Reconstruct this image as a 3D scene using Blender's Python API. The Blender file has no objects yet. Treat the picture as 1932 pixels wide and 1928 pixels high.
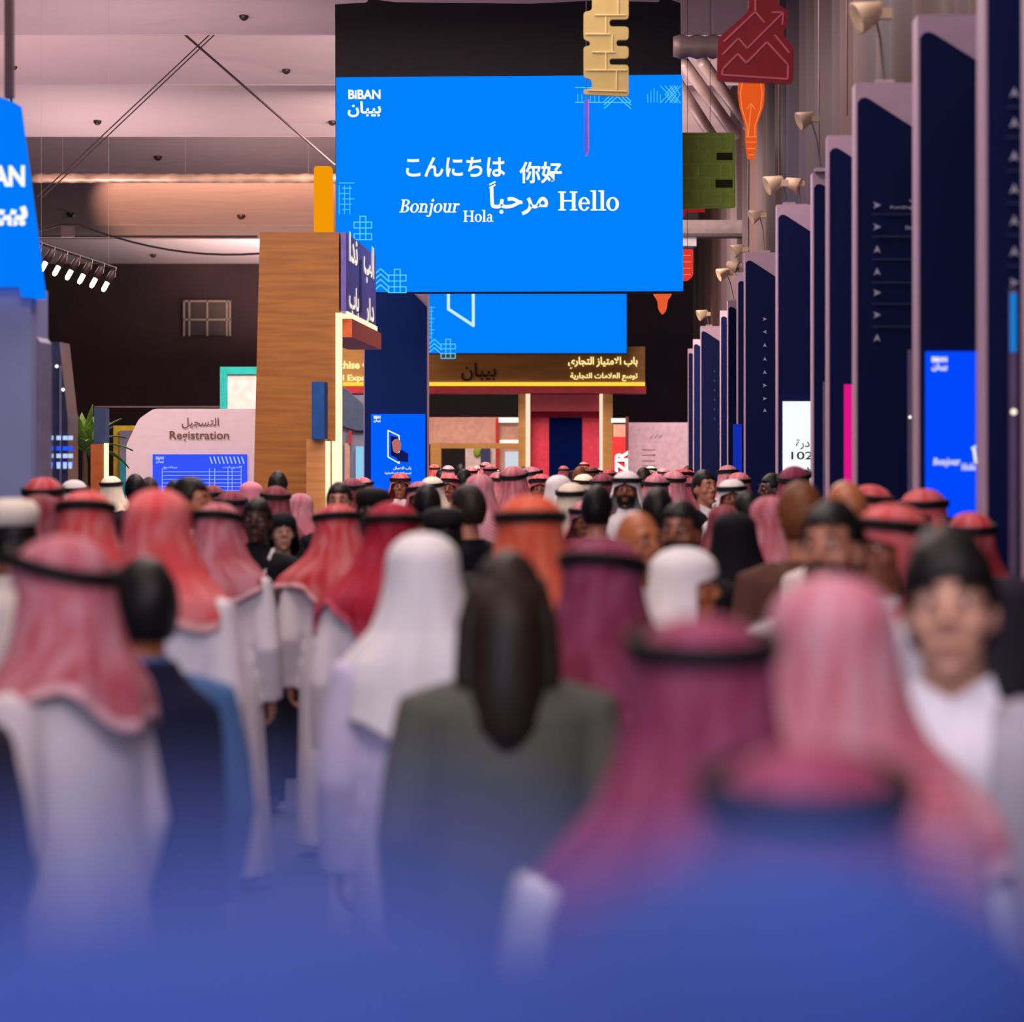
import bpy, bmesh, math, random
from math import sin, cos, pi, radians, sqrt
from mathutils import Vector, Matrix

C = bpy.context.scene.collection
SC = bpy.context.scene
random.seed(7)

# ------------------------------------------------------------------ camera
F, VX, VY, EYE = 6000.0, 1172.0, 855.0, 1.96      # focal length and vanishing point in pixels, eye height
cam = bpy.data.cameras.new('camera'); cam_o = bpy.data.objects.new('camera', cam); C.objects.link(cam_o)
cam_o.location = (0, 0, EYE); cam_o.rotation_euler = (pi/2, 0, 0)
cam.sensor_width = 36; cam.lens = F/1932*36
cam.shift_x = (966-VX)/1932; cam.shift_y = (VY-964)/1932
cam.clip_start = 0.05; cam.clip_end = 400
cam.dof.use_dof = True; cam.dof.focus_distance = 42; cam.dof.aperture_fstop = 2.7
SC.camera = cam_o

# ------------------------------------------------------------------ world, lights, exposure
w = bpy.data.worlds.new('hall_air'); SC.world = w; w.use_nodes = True
w.node_tree.nodes['Background'].inputs[0].default_value = (0.60, 0.54, 0.74, 1)
w.node_tree.nodes['Background'].inputs[1].default_value = 0.45
SC.view_settings.view_transform = 'Standard'; SC.view_settings.look = 'None'
SC.view_settings.exposure = 0.0; SC.view_settings.gamma = 1.0; SC.view_settings.use_curve_mapping = False
SC.cycles.max_bounces = 5; SC.cycles.diffuse_bounces = 3; SC.cycles.glossy_bounces = 2
SC.cycles.sample_clamp_indirect = 4

def area(name, loc, sx, sy, power, col, rot=(0, 0, 0)):
    l = bpy.data.lights.new(name, 'AREA'); l.shape = 'RECTANGLE'; l.size = sx; l.size_y = sy
    l.energy = power; l.color = col
    o = bpy.data.objects.new(name, l); C.objects.link(o); o.location = loc; o.rotation_euler = rot
    return o
DOWN = (1.0, 0.80, 0.74)
for i, (x, y, p) in enumerate([(-2, 3, 240), (-2, 11, 400), (-2, 20, 520), (-2, 30, 560), (-3, 40, 560), (-3, 52, 560), (-3, 66, 560), (-12, 46, 420), (-12, 70, 420)]):
    area('hall_lamp', (x, y, 8.0), 5, 4, p, DOWN)
for x, y, z, sz, p, col in [(-9, 30, 4.6, 2.5, 440, (.90, .68, .92)), (-9, 42, 4.6, 2, 235, (1, .70, .76)), (-11, 53, 4.8, 2, 200, (1, .74, .72)), (-11, 64, 5.0, 2, 190, (1, .80, .74)), (-8, 72, 5.0, 2, 60, (1, .74, .64)), (-11, 104, 5.2, 4, 800, (1, .86, .78)), (1.2, 56, 5.2, 1.5, 60, (1, .74, .74)), (.5, 34, 5.2, 1.5, 30, (1, .70, .78))]:
    area('ceiling_fill', (x, y, z), sz, sz, p, col, (pi, 0, 0))  # unseen upward lamps added to brighten the ceiling panels
# unseen fill lamps added high up to brighten the stands and far end
for x, y, z, p, col, tilt in [(-8.5, 30, 7.2, 300, (1, .80, .66), 48), (-2.2, 50, 7.2, 1100, (1, .80, .66), 50), (-7.5, 46, 7.4, 330, (1, .80, .76), 46), (-3.0, 26, 7.6, 240, (1, .82, .80), 48), (-2.4, 61, 7.4, 1500, (1, .78, .64), 50)]:
    area('stand_fill', (x, y, z), 5, 1.5, p, col, (radians(tilt), 0, 0))
area('booth_fill', (-3.9, 76.5, 4.0), 2.2, .3, 90, (1, .80, .70), (radians(62), 0, 0))  # unseen lamps added to brighten the stalls, end panel and niche
area('booth_fill', (.9, 75.2, 4.6), 2.0, .3, 130, (1, .80, .84), (radians(55), 0, 0))
area('booth_fill', (-1.3, 75.5, 4.3), 1.2, .2, 45, (1, .74, .72), (radians(20), 0, 0))
area('front_fill', (-3.0, -4.5, 4.6), 7, 4, 430, (.66, .74, 1.0), (radians(66), 0, radians(-14)))  # added frontal fill from behind the camera, no screen stands there
area('front_fill', (1.6, 1.0, 6.8), 4, 2, 220, (1.0, .76, .80), (radians(40), 0, 0))  # added warm fill, an unseen lamp above the nearest crowd

# ------------------------------------------------------------------ materials
def lin(c):
    return tuple(((v/255)/12.92 if v/255 <= .04045 else ((v/255+.055)/1.055)**2.4) for v in c) + (1,)
MATS = {}
def mat(name, rgb, rough=.6, metal=0, var=.12, scale=8, spec=.3):
    if name in MATS: return MATS[name]
    m = bpy.data.materials.new(name); m.use_nodes = True; nt = m.node_tree; b = nt.nodes['Principled BSDF']
    b.inputs['Roughness'].default_value = rough; b.inputs['Metallic'].default_value = metal
    b.inputs['Specular IOR Level'].default_value = spec
    tc = nt.nodes.new('ShaderNodeTexCoord'); nz = nt.nodes.new('ShaderNodeTexNoise'); nz.inputs['Scale'].default_value = scale
    nt.links.new(tc.outputs['Object'], nz.inputs['Vector'])
    rp = nt.nodes.new('ShaderNodeValToRGB'); c = lin(rgb)
    rp.color_ramp.elements[0].position = .3; rp.color_ramp.elements[1].position = .7
    rp.color_ramp.elements[0].color = tuple(v*(1-var) for v in c[:3]) + (1,)
    rp.color_ramp.elements[1].color = tuple(min(1, v*(1+var)) for v in c[:3]) + (1,)
    nt.links.new(nz.outputs['Fac'], rp.inputs['Fac']); nt.links.new(rp.outputs['Color'], b.inputs['Base Color'])
    MATS[name] = m; return m
def glow(name, rgb, s=1.0):
    if name in MATS: return MATS[name]
    m = bpy.data.materials.new(name); m.use_nodes = True; nt = m.node_tree; b = nt.nodes['Principled BSDF']
    nt.nodes.remove(b); e = nt.nodes.new('ShaderNodeEmission'); e.inputs['Color'].default_value = lin(rgb); e.inputs['Strength'].default_value = s
    nt.links.new(e.outputs['Emission'], nt.nodes['Material Output'].inputs['Surface'])
    MATS[name] = m; return m
def wood(name, a, b_, scale=(1, 1, 14)):
    if name in MATS: return MATS[name]
    m = bpy.data.materials.new(name); m.use_nodes = True; nt = m.node_tree; b = nt.nodes['Principled BSDF']
    b.inputs['Roughness'].default_value = .5
    tc = nt.nodes.new('ShaderNodeTexCoord'); mp = nt.nodes.new('ShaderNodeMapping'); mp.inputs['Scale'].default_value = scale
    nz = nt.nodes.new('ShaderNodeTexNoise'); nz.inputs['Scale'].default_value = 1.6; nz.inputs['Detail'].default_value = 6
    rp = nt.nodes.new('ShaderNodeValToRGB'); rp.color_ramp.elements[0].position = .35; rp.color_ramp.elements[1].position = .65
    rp.color_ramp.elements[0].color = lin(a); rp.color_ramp.elements[1].color = lin(b_)
    nt.links.new(tc.outputs['Object'], mp.inputs['Vector']); nt.links.new(mp.outputs['Vector'], nz.inputs['Vector'])
    nt.links.new(nz.outputs['Fac'], rp.inputs['Fac']); nt.links.new(rp.outputs['Color'], b.inputs['Base Color'])
    MATS[name] = m; return m
def ghutra_mat(name, red, white, mix=.55):
    """woven headscarf: fine checks of dyed and white yarn, larger woven stripes, a pale border at the hem"""
    if name in MATS: return MATS[name]
    m = bpy.data.materials.new(name); m.use_nodes = True; nt = m.node_tree; b = nt.nodes['Principled BSDF']; L = nt.links.new
    b.inputs['Roughness'].default_value = .75; b.inputs['Specular IOR Level'].default_value = .2
    uv = nt.nodes.new('ShaderNodeTexCoord')
    ck = nt.nodes.new('ShaderNodeTexChecker'); ck.inputs['Scale'].default_value = 90
    mp = nt.nodes.new('ShaderNodeMapping'); mp.inputs['Scale'].default_value = (1, .6, 1)
    L(uv.outputs['UV'], mp.inputs['Vector']); L(mp.outputs['Vector'], ck.inputs['Vector'])
    nz = nt.nodes.new('ShaderNodeTexNoise'); nz.inputs['Scale'].default_value = 9; nz.inputs['Detail'].default_value = 1
    m2 = nt.nodes.new('ShaderNodeMapping'); m2.inputs['Scale'].default_value = (1.6, .35, 1); L(uv.outputs['UV'], m2.inputs['Vector']); L(m2.outputs['Vector'], nz.inputs['Vector'])
    r1 = nt.nodes.new('ShaderNodeMapRange'); r1.inputs['From Min'].default_value = .35; r1.inputs['From Max'].default_value = .65
    r1.inputs['To Min'].default_value = max(0, mix-.16); r1.inputs['To Max'].default_value = min(1, mix+.2); L(nz.outputs['Fac'], r1.inputs['Value'])
    ad = nt.nodes.new('ShaderNodeMath'); ad.operation = 'MULTIPLY_ADD'; ad.inputs[1].default_value = .25; L(ck.outputs['Fac'], ad.inputs[0]); 
    L(r1.outputs['Result'], ad.inputs[2])
    sb = nt.nodes.new('ShaderNodeMath'); sb.operation = 'SUBTRACT'; sb.inputs[1].default_value = .125; L(ad.outputs[0], sb.inputs[0]); sb.use_clamp = True
    sx = nt.nodes.new('ShaderNodeSeparateXYZ'); L(uv.outputs['UV'], sx.inputs[0])
    bd = nt.nodes.new('ShaderNodeMath'); bd.operation = 'LESS_THAN'; bd.inputs[1].default_value = .93; L(sx.outputs['Y'], bd.inputs[0])
    ml = nt.nodes.new('ShaderNodeMath'); ml.operation = 'MULTIPLY'; L(sb.outputs[0], ml.inputs[0]); L(bd.outputs[0], ml.inputs[1])
    mx = nt.nodes.new('ShaderNodeMix'); mx.data_type = 'RGBA'; mx.inputs['A'].default_value = lin(white); mx.inputs['B'].default_value = lin(red)
    L(ml.outputs[0], mx.inputs['Factor']); L(mx.outputs['Result'], b.inputs['Base Color'])
    MATS[name] = m; return m

# ------------------------------------------------------------------ mesh helpers
def P(px, py, d):
    return Vector(((px-VX)/F*d, d, EYE+(VY-py)/F*d))
class MB:
    def __init__(s): s.v = []; s.f = []
    def add(s, vs, fs):
        b = len(s.v); s.v += [tuple(x) for x in vs]; s.f += [tuple(b+i for i in f) for f in fs]; return s
    def box(s, a, b):
        (x0, y0, z0), (x1, y1, z1) = a, b
        return s.add([(x0, y0, z0), (x1, y0, z0), (x1, y1, z0), (x0, y1, z0), (x0, y0, z1), (x1, y0, z1), (x1, y1, z1), (x0, y1, z1)],
                     [(0, 3, 2, 1), (4, 5, 6, 7), (0, 1, 5, 4), (1, 2, 6, 5), (2, 3, 7, 6), (3, 0, 4, 7)])
    def rect(s, x0, y0, x1, y1, d, th=.05):
        a = P(x0, y1, d); b = P(x1, y0, d)
        return s.box((a.x, d, a.z), (b.x, d+th, b.z))
    def prism(s, pts, d, th):
        """outline in pixels extruded away from the viewer"""
        n = len(pts); vs = [P(x, y, d) for x, y in pts]; vs += [v+Vector((0, th, 0)) for v in vs]
        fs = [tuple(range(n)), tuple(range(2*n-1, n-1, -1))] + [(i, (i+1) % n, (i+1) % n+n, i+n) for i in range(n)]
        return s.add(vs, fs)
    def tube(s, pts, r, n=8, closed=False):
        pts = [Vector(p) for p in pts]; rs = r if isinstance(r, (list, tuple)) else [r]*len(pts); rings = []
        a = None
        for i, p in enumerate(pts):
            if closed: t = pts[(i+1) % len(pts)]-pts[i-1]
            else: t = pts[min(i+1, len(pts)-1)]-pts[max(i-1, 0)]
            t = t.normalized()
            if a is None: a = t.cross(Vector((0, 0, 1)) if abs(t.z) < .9 else Vector((1, 0, 0))).normalized()
            else: a = (a-t*a.dot(t)).normalized()
            c = t.cross(a)
            rings.append([p+(a*cos(2*pi*k/n)+c*sin(2*pi*k/n))*rs[i] for k in range(n)])
        vs = [v for g in rings for v in g]; fs = []; m = len(pts)
        for i in range(m if closed else m-1):
            j = (i+1) % m
            for k in range(n): fs.append((i*n+k, i*n+(k+1) % n, j*n+(k+1) % n, j*n+k))
        if not closed: fs += [tuple(range(n-1, -1, -1)), tuple((m-1)*n+k for k in range(n))]
        return s.add(vs, fs)
    def line(s, pts, wpx, d, th=.012):
        """flat strip along pixel points, wpx pixels wide"""
        for (x0, y0), (x1, y1) in zip(pts, pts[1:]):
            L = math.hypot(x1-x0, y1-y0) or 1; ux, uy = (x1-x0)/L, (y1-y0)/L; h = wpx/2
            x0_, y0_, x1_, y1_ = x0-ux*h*.7, y0-uy*h*.7, x1+ux*h*.7, y1+uy*h*.7
            q = [(x0_+uy*h, y0_-ux*h), (x0_-uy*h, y0_+ux*h), (x1_-uy*h, y1_+ux*h), (x1_+uy*h, y1_-ux*h)]
            s.prism(q, d, th)
        return s
    def lathe(s, prof, c=(0, 0, 0), n=20, axis=None):
        vs = []
        M = Matrix.Identity(3)
        if axis is not None: M = Vector((0, 0, 1)).rotation_difference(Vector(axis)).to_matrix()
        for r, z in prof:
            for k in range(n): vs.append(Vector(c)+M @ Vector((r*cos(2*pi*k/n), r*sin(2*pi*k/n), z)))
        fs = [(i*n+k, i*n+(k+1) % n, (i+1)*n+(k+1) % n, (i+1)*n+k) for i in range(len(prof)-1) for k in range(n)]
        fs += [tuple(range(n-1, -1, -1)), tuple((len(prof)-1)*n+k for k in range(n))]
        return s.add(vs, fs)
    def ell(s, c, r, nu=14, nv=9):
        vs = []; fs = []
        for i in range(nv+1):
            a = pi*i/nv
            for k in range(nu):
                b = 2*pi*k/nu; vs.append((c[0]+r[0]*sin(a)*cos(b), c[1]+r[1]*sin(a)*sin(b), c[2]+r[2]*cos(a)))
        for i in range(nv):
            for k in range(nu): fs.append((i*nu+k, (i+1)*nu+k, (i+1)*nu+(k+1) % nu, i*nu+(k+1) % nu))
        return s.add(vs, fs)
    def mesh(s, name, off=(0, 0, 0), smooth=False):
        me = bpy.data.meshes.new(name); o = Vector(off)
        me.from_pydata([tuple(Vector(v)-o) for v in s.v], [], s.f)
        bm = bmesh.new(); bm.from_mesh(me); bmesh.ops.remove_doubles(bm, verts=bm.verts, dist=1e-6)
        bmesh.ops.dissolve_degenerate(bm, edges=bm.edges, dist=1e-7)
        bmesh.ops.recalc_face_normals(bm, faces=bm.faces); bm.to_mesh(me); bm.free()
        if smooth: me.polygons.foreach_set('use_smooth', [True]*len(me.polygons))
        return me
def link(name, me, m, parent=None):
    o = bpy.data.objects.new(name, me); C.objects.link(o)
    if m is not None:
        if not me.materials: me.materials.append(m)
        else:
            o.material_slots[0].link = 'OBJECT'; o.material_slots[0].material = m
    if parent: o.parent = parent
    return o
def tag(o, label=None, cat=None, group=None, kind=None):
    if label: o['label'] = label
    if cat: o['category'] = cat
    if group: o['group'] = group
    if kind: o['kind'] = kind
    return o
def thing(name, label, cat, loc, group=None):
    o = bpy.data.objects.new(name, None); C.objects.link(o); o.location = loc; o.empty_display_size = .1
    return tag(o, label, cat, group)
def part(name, mb, m, parent, smooth=False, label=None):
    """mesh given in world coordinates, parented (parents are never rotated here)"""
    off = Vector(parent.location)
    if parent.parent: off = off+Vector(parent.parent.location)
    o = link(name, mb.mesh(name, off, smooth), m, parent)
    if label: o['label'] = label
    return o
def solo(name, mb, m, label, cat, loc=(0, 0, 0), group=None, smooth=False):
    o = link(name, mb.mesh(name, loc, smooth), m); o.location = loc
    return tag(o, label, cat, group)
def struct(name, mb, m, smooth=False):
    o = link(name, mb.mesh(name, (0, 0, 0), smooth), m); o['kind'] = 'structure'; return o

# ------------------------------------------------------------------ lettering
ARA = {'ا': (0xFE8D, 1), 'أ': (0xFE83, 1), 'ب': (0xFE8F, 0), 'ة': (0xFE93, 1), 'ت': (0xFE95, 0), 'ج': (0xFE9D, 0), 'ح': (0xFEA1, 0), 'د': (0xFEA9, 1),
       'ر': (0xFEAD, 1), 'ز': (0xFEAF, 1), 'س': (0xFEB1, 0), 'ع': (0xFEC9, 0), 'ل': (0xFEDD, 0), 'م': (0xFEE1, 0), 'ن': (0xFEE5, 0), 'و': (0xFEED, 1), 'ي': (0xFEF1, 0)}
def arabic(t):
    """joined letter forms, in left-to-right drawing order"""
    out = []
    for wd in t.split(' '):
        g = []; i = 0; prev = False
        while i < len(wd):
            ch = wd[i]; nxt = wd[i+1] if i+1 < len(wd) else ''
            if ch == 'ل' and nxt == 'ا':
                g.append(chr(0xFEFC if prev else 0xFEFB)); prev = False; i += 2; continue
            base, right_only = ARA[ch]; joins = (not right_only) and nxt in ARA
            if right_only: g.append(chr(base+(1 if prev else 0)))
            else: g.append(chr(base+(3 if prev and joins else 1 if prev else 2 if joins else 0)))
            prev = joins; i += 1
        out.append(''.join(reversed(g)))
    return ' '.join(reversed(out))
def glyphs(s, bold=0.0, shear=0.0):
    c = bpy.data.curves.new('lettering', 'FONT'); c.body = s; c.offset = bold; c.shear = shear; c.resolution_u = 4; c.fill_mode = 'FRONT'
    o = bpy.data.objects.new('lettering', c); C.objects.link(o)
    dg = bpy.context.evaluated_depsgraph_get(); me = bpy.data.meshes.new_from_object(o.evaluated_get(dg))
    vs = [(v.co.x, v.co.y) for v in me.vertices]; fs = [tuple(p.vertices) for p in me.polygons]
    bpy.data.objects.remove(o); bpy.data.curves.remove(c); bpy.data.meshes.remove(me)
    return vs, fs
def fit(mb, g, box, d):
    """glyphs stretched into the pixel box x0,y0,x1,y1 on the plane facing the camera at distance d"""
    vs, fs = g; x0, y0, x1, y1 = box
    ax, bx = min(v[0] for v in vs), max(v[0] for v in vs); ay, by = min(v[1] for v in vs), max(v[1] for v in vs)
    mb.add([P(x0+(v[0]-ax)/(bx-ax)*(x1-x0), y1-(v[1]-ay)/(by-ay)*(y1-y0), d) for v in vs], fs); return mb
def fit_plane(mb, g, o, u, v):
    vs, fs = g; o, u, v = Vector(o), Vector(u), Vector(v)
    ax, bx = min(q[0] for q in vs), max(q[0] for q in vs); ay, by = min(q[1] for q in vs), max(q[1] for q in vs)
    mb.add([o+u*((q[0]-ax)/(bx-ax))+v*((q[1]-ay)/(by-ay)) for q in vs], fs); return mb
# a small bold serif face drawn here: bars and crescents
def bar(x0, y0, x1, y1): return ([(x0, y0), (x1, y0), (x1, y1), (x0, y1)], [(0, 1, 2, 3)])
def arc(cx, cy, rx, ry, tx, ty, a0=0, a1=360, n=28):
    vs = []; fs = []
    for i in range(n+1):
        a = radians(a0+(a1-a0)*i/n); vs += [(cx+rx*cos(a), cy+ry*sin(a)), (cx+(rx-tx)*cos(a), cy+(ry-ty)*sin(a))]
    return vs, [(2*i, 2*i+1, 2*i+3, 2*i+2) for i in range(n)]
def stem(x, y0, y1, w=.15, bot=True, top=1):
    r = [bar(x, y0, x+w, y1)]
    if bot: r.append(bar(x-.08, y0, x+w+.08, y0+.055))
    if top: r.append(bar(x-(.09 if top else 0), y1-.055, x+w+(.08 if top == 2 else 0), y1))
    return r
SERIF = {
 'H': (.84, stem(.1, 0, .7, top=2)+stem(.58, 0, .7, top=2)+[bar(.2, .33, .6, .39)]),
 'e': (.50, [arc(.25, .24, .24, .255, .13, .05, 25, 332), bar(.1, .235, .47, .29), arc(.25, .24, .24, .255, .10, .05, 0, 40)]),
 'l': (.33, stem(.1, 0, .74, .14)), 'o': (.54, [arc(.27, .24, .265, .255, .14, .05)]),
 'B': (.64, stem(.1, 0, .7, top=1)+[arc(.3, .53, .26, .17, .14, .05, -90, 90), arc(.3, .19, .30, .19, .15, .05, -90, 90), bar(.1, .65, .32, .7), bar(.1, 0, .32, .05), bar(.1, .345, .32, .39)]),
 'n': (.60, stem(.08, 0, .49, .13)+[arc(.30, .30, .21, .19, .13, .07, 0, 150)]+stem(.38, 0, .31, .13, top=0)),
 'j': (.30, [bar(.1, -.1, .23, .49), bar(.02, .435, .23, .49), arc(.06, -.1, .17, .13, .12, .07, -150, 0), arc(.165, .65, .08, .08, .079, .079)]),
 'u': (.60, [bar(.08, .18, .21, .49), bar(.0, .435, .21, .49), arc(.29, .18, .21, .19, .13, .07, 180, 335), bar(.38, 0, .51, .49), bar(.30, .435, .51, .49), bar(.38, 0, .58, .055)]),
 'r': (.44, stem(.08, 0, .49, .13)+[arc(.31, .32, .17, .17, .10, .09, 40, 160)]),
 'a': (.52, [bar(.29, .04, .42, .33), arc(.24, .32, .18, .17, .12, .06, 0, 165), arc(.21, .14, .19, .15, .11, .05, 60, 330), bar(.40, 0, .52, .055)]),
}
def serif(s, slant=0.0):
    vs, fs, x = [], [], 0
    for ch in s:
        adv, pcs = SERIF[ch]
        for v, f in pcs:
            b = len(vs); vs += [(x+q[0]+slant*q[1], q[1]) for q in v]; fs += [tuple(b+i for i in t) for t in f]
        x += adv
    return vs, fs

# ------------------------------------------------------------------ the hall
M_ceil = mat('ceiling_fabric', (196, 172, 178), .9, var=.05, scale=.3)
_nt = M_ceil.node_tree; _mp = _nt.nodes.new('ShaderNodeMapping'); _mp.inputs['Scale'].default_value = (.5, .9, .9); _nz = _nt.nodes.new('ShaderNodeTexNoise'); _nz.inputs['Scale'].default_value = .7; _nz.inputs['Detail'].default_value = 3; _nz.inputs['Distortion'].default_value = 1.5
_bp = _nt.nodes.new('ShaderNodeBump'); _bp.inputs['Strength'].default_value = .07; _bp.inputs['Distance'].default_value = .5; _tc = _nt.nodes.new('ShaderNodeTexCoord')
_nt.links.new(_tc.outputs['Object'], _mp.inputs['Vector']); _nt.links.new(_mp.outputs['Vector'], _nz.inputs['Vector']); _nt.links.new(_nz.outputs['Fac'], _bp.inputs['Height']); _nt.links.new(_bp.outputs['Normal'], _nt.nodes['Principled BSDF'].inputs['Normal'])
M_black = mat('black_drape', (58, 42, 48), .95, var=.1, scale=1)
M_floor = mat('hall_carpet', (70, 74, 104), .8, var=.1, scale=2)
def banded(name, cols, scale):
    m = bpy.data.materials.new(name); m.use_nodes = True; nt = m.node_tree; b = nt.nodes['Principled BSDF']; b.inputs['Roughness'].default_value = .7
    tc = nt.nodes.new('ShaderNodeTexCoord'); mp = nt.nodes.new('ShaderNodeMapping'); mp.inputs['Scale'].default_value = scale
    nz = nt.nodes.new('ShaderNodeTexNoise'); nz.inputs['Scale'].default_value = 1; nz.inputs['Detail'].default_value = 2
    rp = nt.nodes.new('ShaderNodeValToRGB'); rp.color_ramp.interpolation = 'B_SPLINE'
    while len(rp.color_ramp.elements) < len(cols): rp.color_ramp.elements.new(.5)
    for i, c in enumerate(cols): rp.color_ramp.elements[i].position = .3+.4*i/(len(cols)-1); rp.color_ramp.elements[i].color = lin(c)
    nt.links.new(tc.outputs['Object'], mp.inputs['Vector']); nt.links.new(mp.outputs['Vector'], nz.inputs['Vector']); nt.links.new(nz.outputs['Fac'], rp.inputs['Fac']); nt.links.new(rp.outputs['Color'], b.inputs['Base Color'])
    return m
M_wallr = banded('pleated_wall', [(32, 29, 38), (54, 54, 62), (76, 48, 50), (90, 66, 60), (40, 32, 40)], (.0, .55, .03))
struct('floor', MB().box((-40, -6, -.1), (6, 112, 0)), M_floor)
CE = [(789+180, 789), (789, 694), (694, 597), (597, 510), (510, 430), (430, 404), (404, 358)]
ZLO, ZHI = EYE+6.56, EYE+7.6
ceil = MB(); PAN = []
edges = [6000*6.56/h for h in (855+300, 855+120, 789, 694, 597, 510, 430, 404, 358)]
edges = [-6, 8, 20] + [e for e in edges if e > 24]
for a, b in zip(edges, edges[1:]):
    n = 24; prof = []
    for i in range(n+1):
        t = i/n; prof.append((a+(b-a)*t, ZHI+(ZLO-ZHI)*(t**1.6)))
    PAN.append(prof)
    vs = []; fs = []
    for y, z in prof: vs += [(-40, y, z), (6, y, z)]
    for i in range(n): fs.append((2*i, 2*i+1, 2*i+3, 2*i+2))
    ceil.add(vs, fs)
    ceil.box((-40, b-.03, ZLO), (6, b+.03, ZHI+.02))
co = struct('ceiling', ceil, M_ceil)
def ceil_z(y):
    for prof in PAN:
        for (y0, z0), (y1, z1) in zip(prof, prof[1:]):
            if y0 <= y <= y1: return z0+(z1-z0)*(y-y0)/(y1-y0)
    return ZLO
def on_ceiling(px, py):
    h = (VY-py)/F; best = None
    for prof in PAN:
        for (y0, z0), (y1, z1) in zip(prof, prof[1:]):
            f0 = EYE+h*y0-z0; f1 = EYE+h*y1-z1
            if f0 <= 0 <= f1 and y0 > 20:
                t = f0/(f0-f1+1e-9); return P(px, py, y0+(y1-y0)*t)
    return P(px, py, 60)
struct('wall_back', MB().box((-40, 110, 0), (6, 110.3, ZHI)), M_black)
struct('wall_left', MB().box((-40.3, -6, 0), (-40, 110, ZHI)), M_black)
wr = MB(); vs = []; fs = []; y = 4.0; k = 0
while y < 96:
    vs += [(2.25+.07*sin(y*2.1)+.05*sin(y*5.3+1), y, 0), (2.25+.07*sin(y*2.1)+.05*sin(y*5.3+1), y, 9.4)]; y += .12
for i in range(len(vs)//2-1): fs.append((2*i, 2*i+1, 2*i+3, 2*i+2))
wr.add(vs, fs)
wro = struct('wall_right', wr, M_wallr, True)
m = wro.modifiers.new('thickness', 'SOLIDIFY'); m.thickness = .05; m.offset = -1

# window high in the black wall
wn = link('window_1', MB().rect(347, 568, 434, 632, 109.9, .08).mesh('window_1'), mat('grey_pane', (62, 52, 52), .3)); wn['kind'] = 'structure'  # pane in a plain dark grey-brown
g = MB()
for x in (347, 357, 391, 428, 434): g.rect(x-1.4, 566, x+1.4, 634, 109.8, .1)
for yy in (568, 603): g.rect(345, yy-1.5, 436, yy+1.5, 109.8, .1)
link('window_frame', g.mesh('window_frame'), mat('pale_frame', (150, 132, 128), .5), wn)

# ------------------------------------------------------------------ ceiling fittings, cables, ducts
def fitting(px, py, r, label):
    p = on_ceiling(px, py); s = r/F*p.y
    t = thing('ceiling_fitting', label, 'ceiling fitting', p, 'dark fittings under the ceiling panels')
    part('housing', MB().ell(p, (s, s, s*1.05), 16, 12), mat('fitting_black', (44, 30, 34), .4), t, True)
    part('bracket', MB().tube([p+Vector((s*.6, 0, s*.3)), p+Vector((s*2.6, .1, s*1.2)), p+Vector((s*3.0, .1, s*4.0))], s*.22, 6), mat('fitting_grey', (120, 108, 112), .5), t)
for px, py, r, lb in [(460, 30, 9, 'dark round fitting on the topmost pale ceiling panel, near the black screen housing'),
    (540, 132, 8, 'dark round fitting on the second ceiling panel, right of the crossing cables'),
    (184, 228, 8, 'dark round fitting on the third ceiling panel, left of the double cable'),
    (27, 126, 6, 'dark small fitting beside the brown hanging post'),
    (298, 295, 8, 'dark round fitting on the ceiling panel just above the silver duct'),
    (627, 229, 8, 'dark fitting half hidden behind the edge of the big blue screen'),
    (133, 402, 8, 'dark fitting at the tip of the orange light patch on the ceiling'),
    (455, 406, 8, 'dark fitting on the orange lit ceiling panel beside the wooden tower'),
    (289, 480, 6, 'dark fitting on the lowest ceiling panel above the black wall')]:
    fitting(px, py, r, lb)
M_cable = mat('cable_dark', (52, 38, 42), .6)
def to_ceiling(a, b):
    v = a-b; k = 1.0
    while b.z+v.z*k < ceil_z(b.y+v.y*k)-.02: k += .002
    return b+v*k
b = P(70, 372, 50); a = to_ceiling(P(395, 66, 50), b)
t = thing('steel_cable', 'pair of thin parallel cables slanting down left under the ceiling', 'cable', b)
part('cable', MB().tube([a, b], .011, 6), M_cable, t); part('cable', MB().tube([a+Vector((.07, 0, 0)), b+Vector((.09, 0, 0))], .011, 6), M_cable, t)
solo('steel_cable', MB().tube([to_ceiling(P(345, 62, 50.6), P(632, 312, 50.6)), P(632, 312, 50.6)], .022, 6), M_cable, 'single brown cable slanting down right toward the big blue screen', 'cable', P(632, 312, 50.3))
_q = P(60, 440, 60); sag = [Vector((_q.x-.5, 60, ceil_z(60)-.01)), _q, P(115, 424, 60), P(150, 424, 60)]+[P(150+i*34, 424+44*(1-((i-7)/7.0)**2)*.9+i*2.2, 60) for i in range(1, 11)]
solo('sagging_cable', MB().tube(sag, .022, 6), M_cable, 'black cable sagging below the lowest ceiling panel to the wooden tower', 'cable', P(60, 440, 60))
solo('cable_junction_box', MB().rect(115, 427, 138, 447, 59.75, .2), mat('box_brown', (92, 72, 76), .6), 'small dark box where the sagging cable is fixed', 'junction box', P(126, 444, 60))
solo('ceiling_rail', MB().rect(55, 444, 486, 448, 61, .1), M_cable, 'thin dark rail running across below the ceiling, behind the spotlights', 'rail', P(55, 448, 61))
M_steel = mat('steel_mauve', (160, 136, 138), .45, .2, .15, 3)
M_duct = mat('duct_silver', (186, 152, 134), .35, .3, .4, 2)
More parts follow.
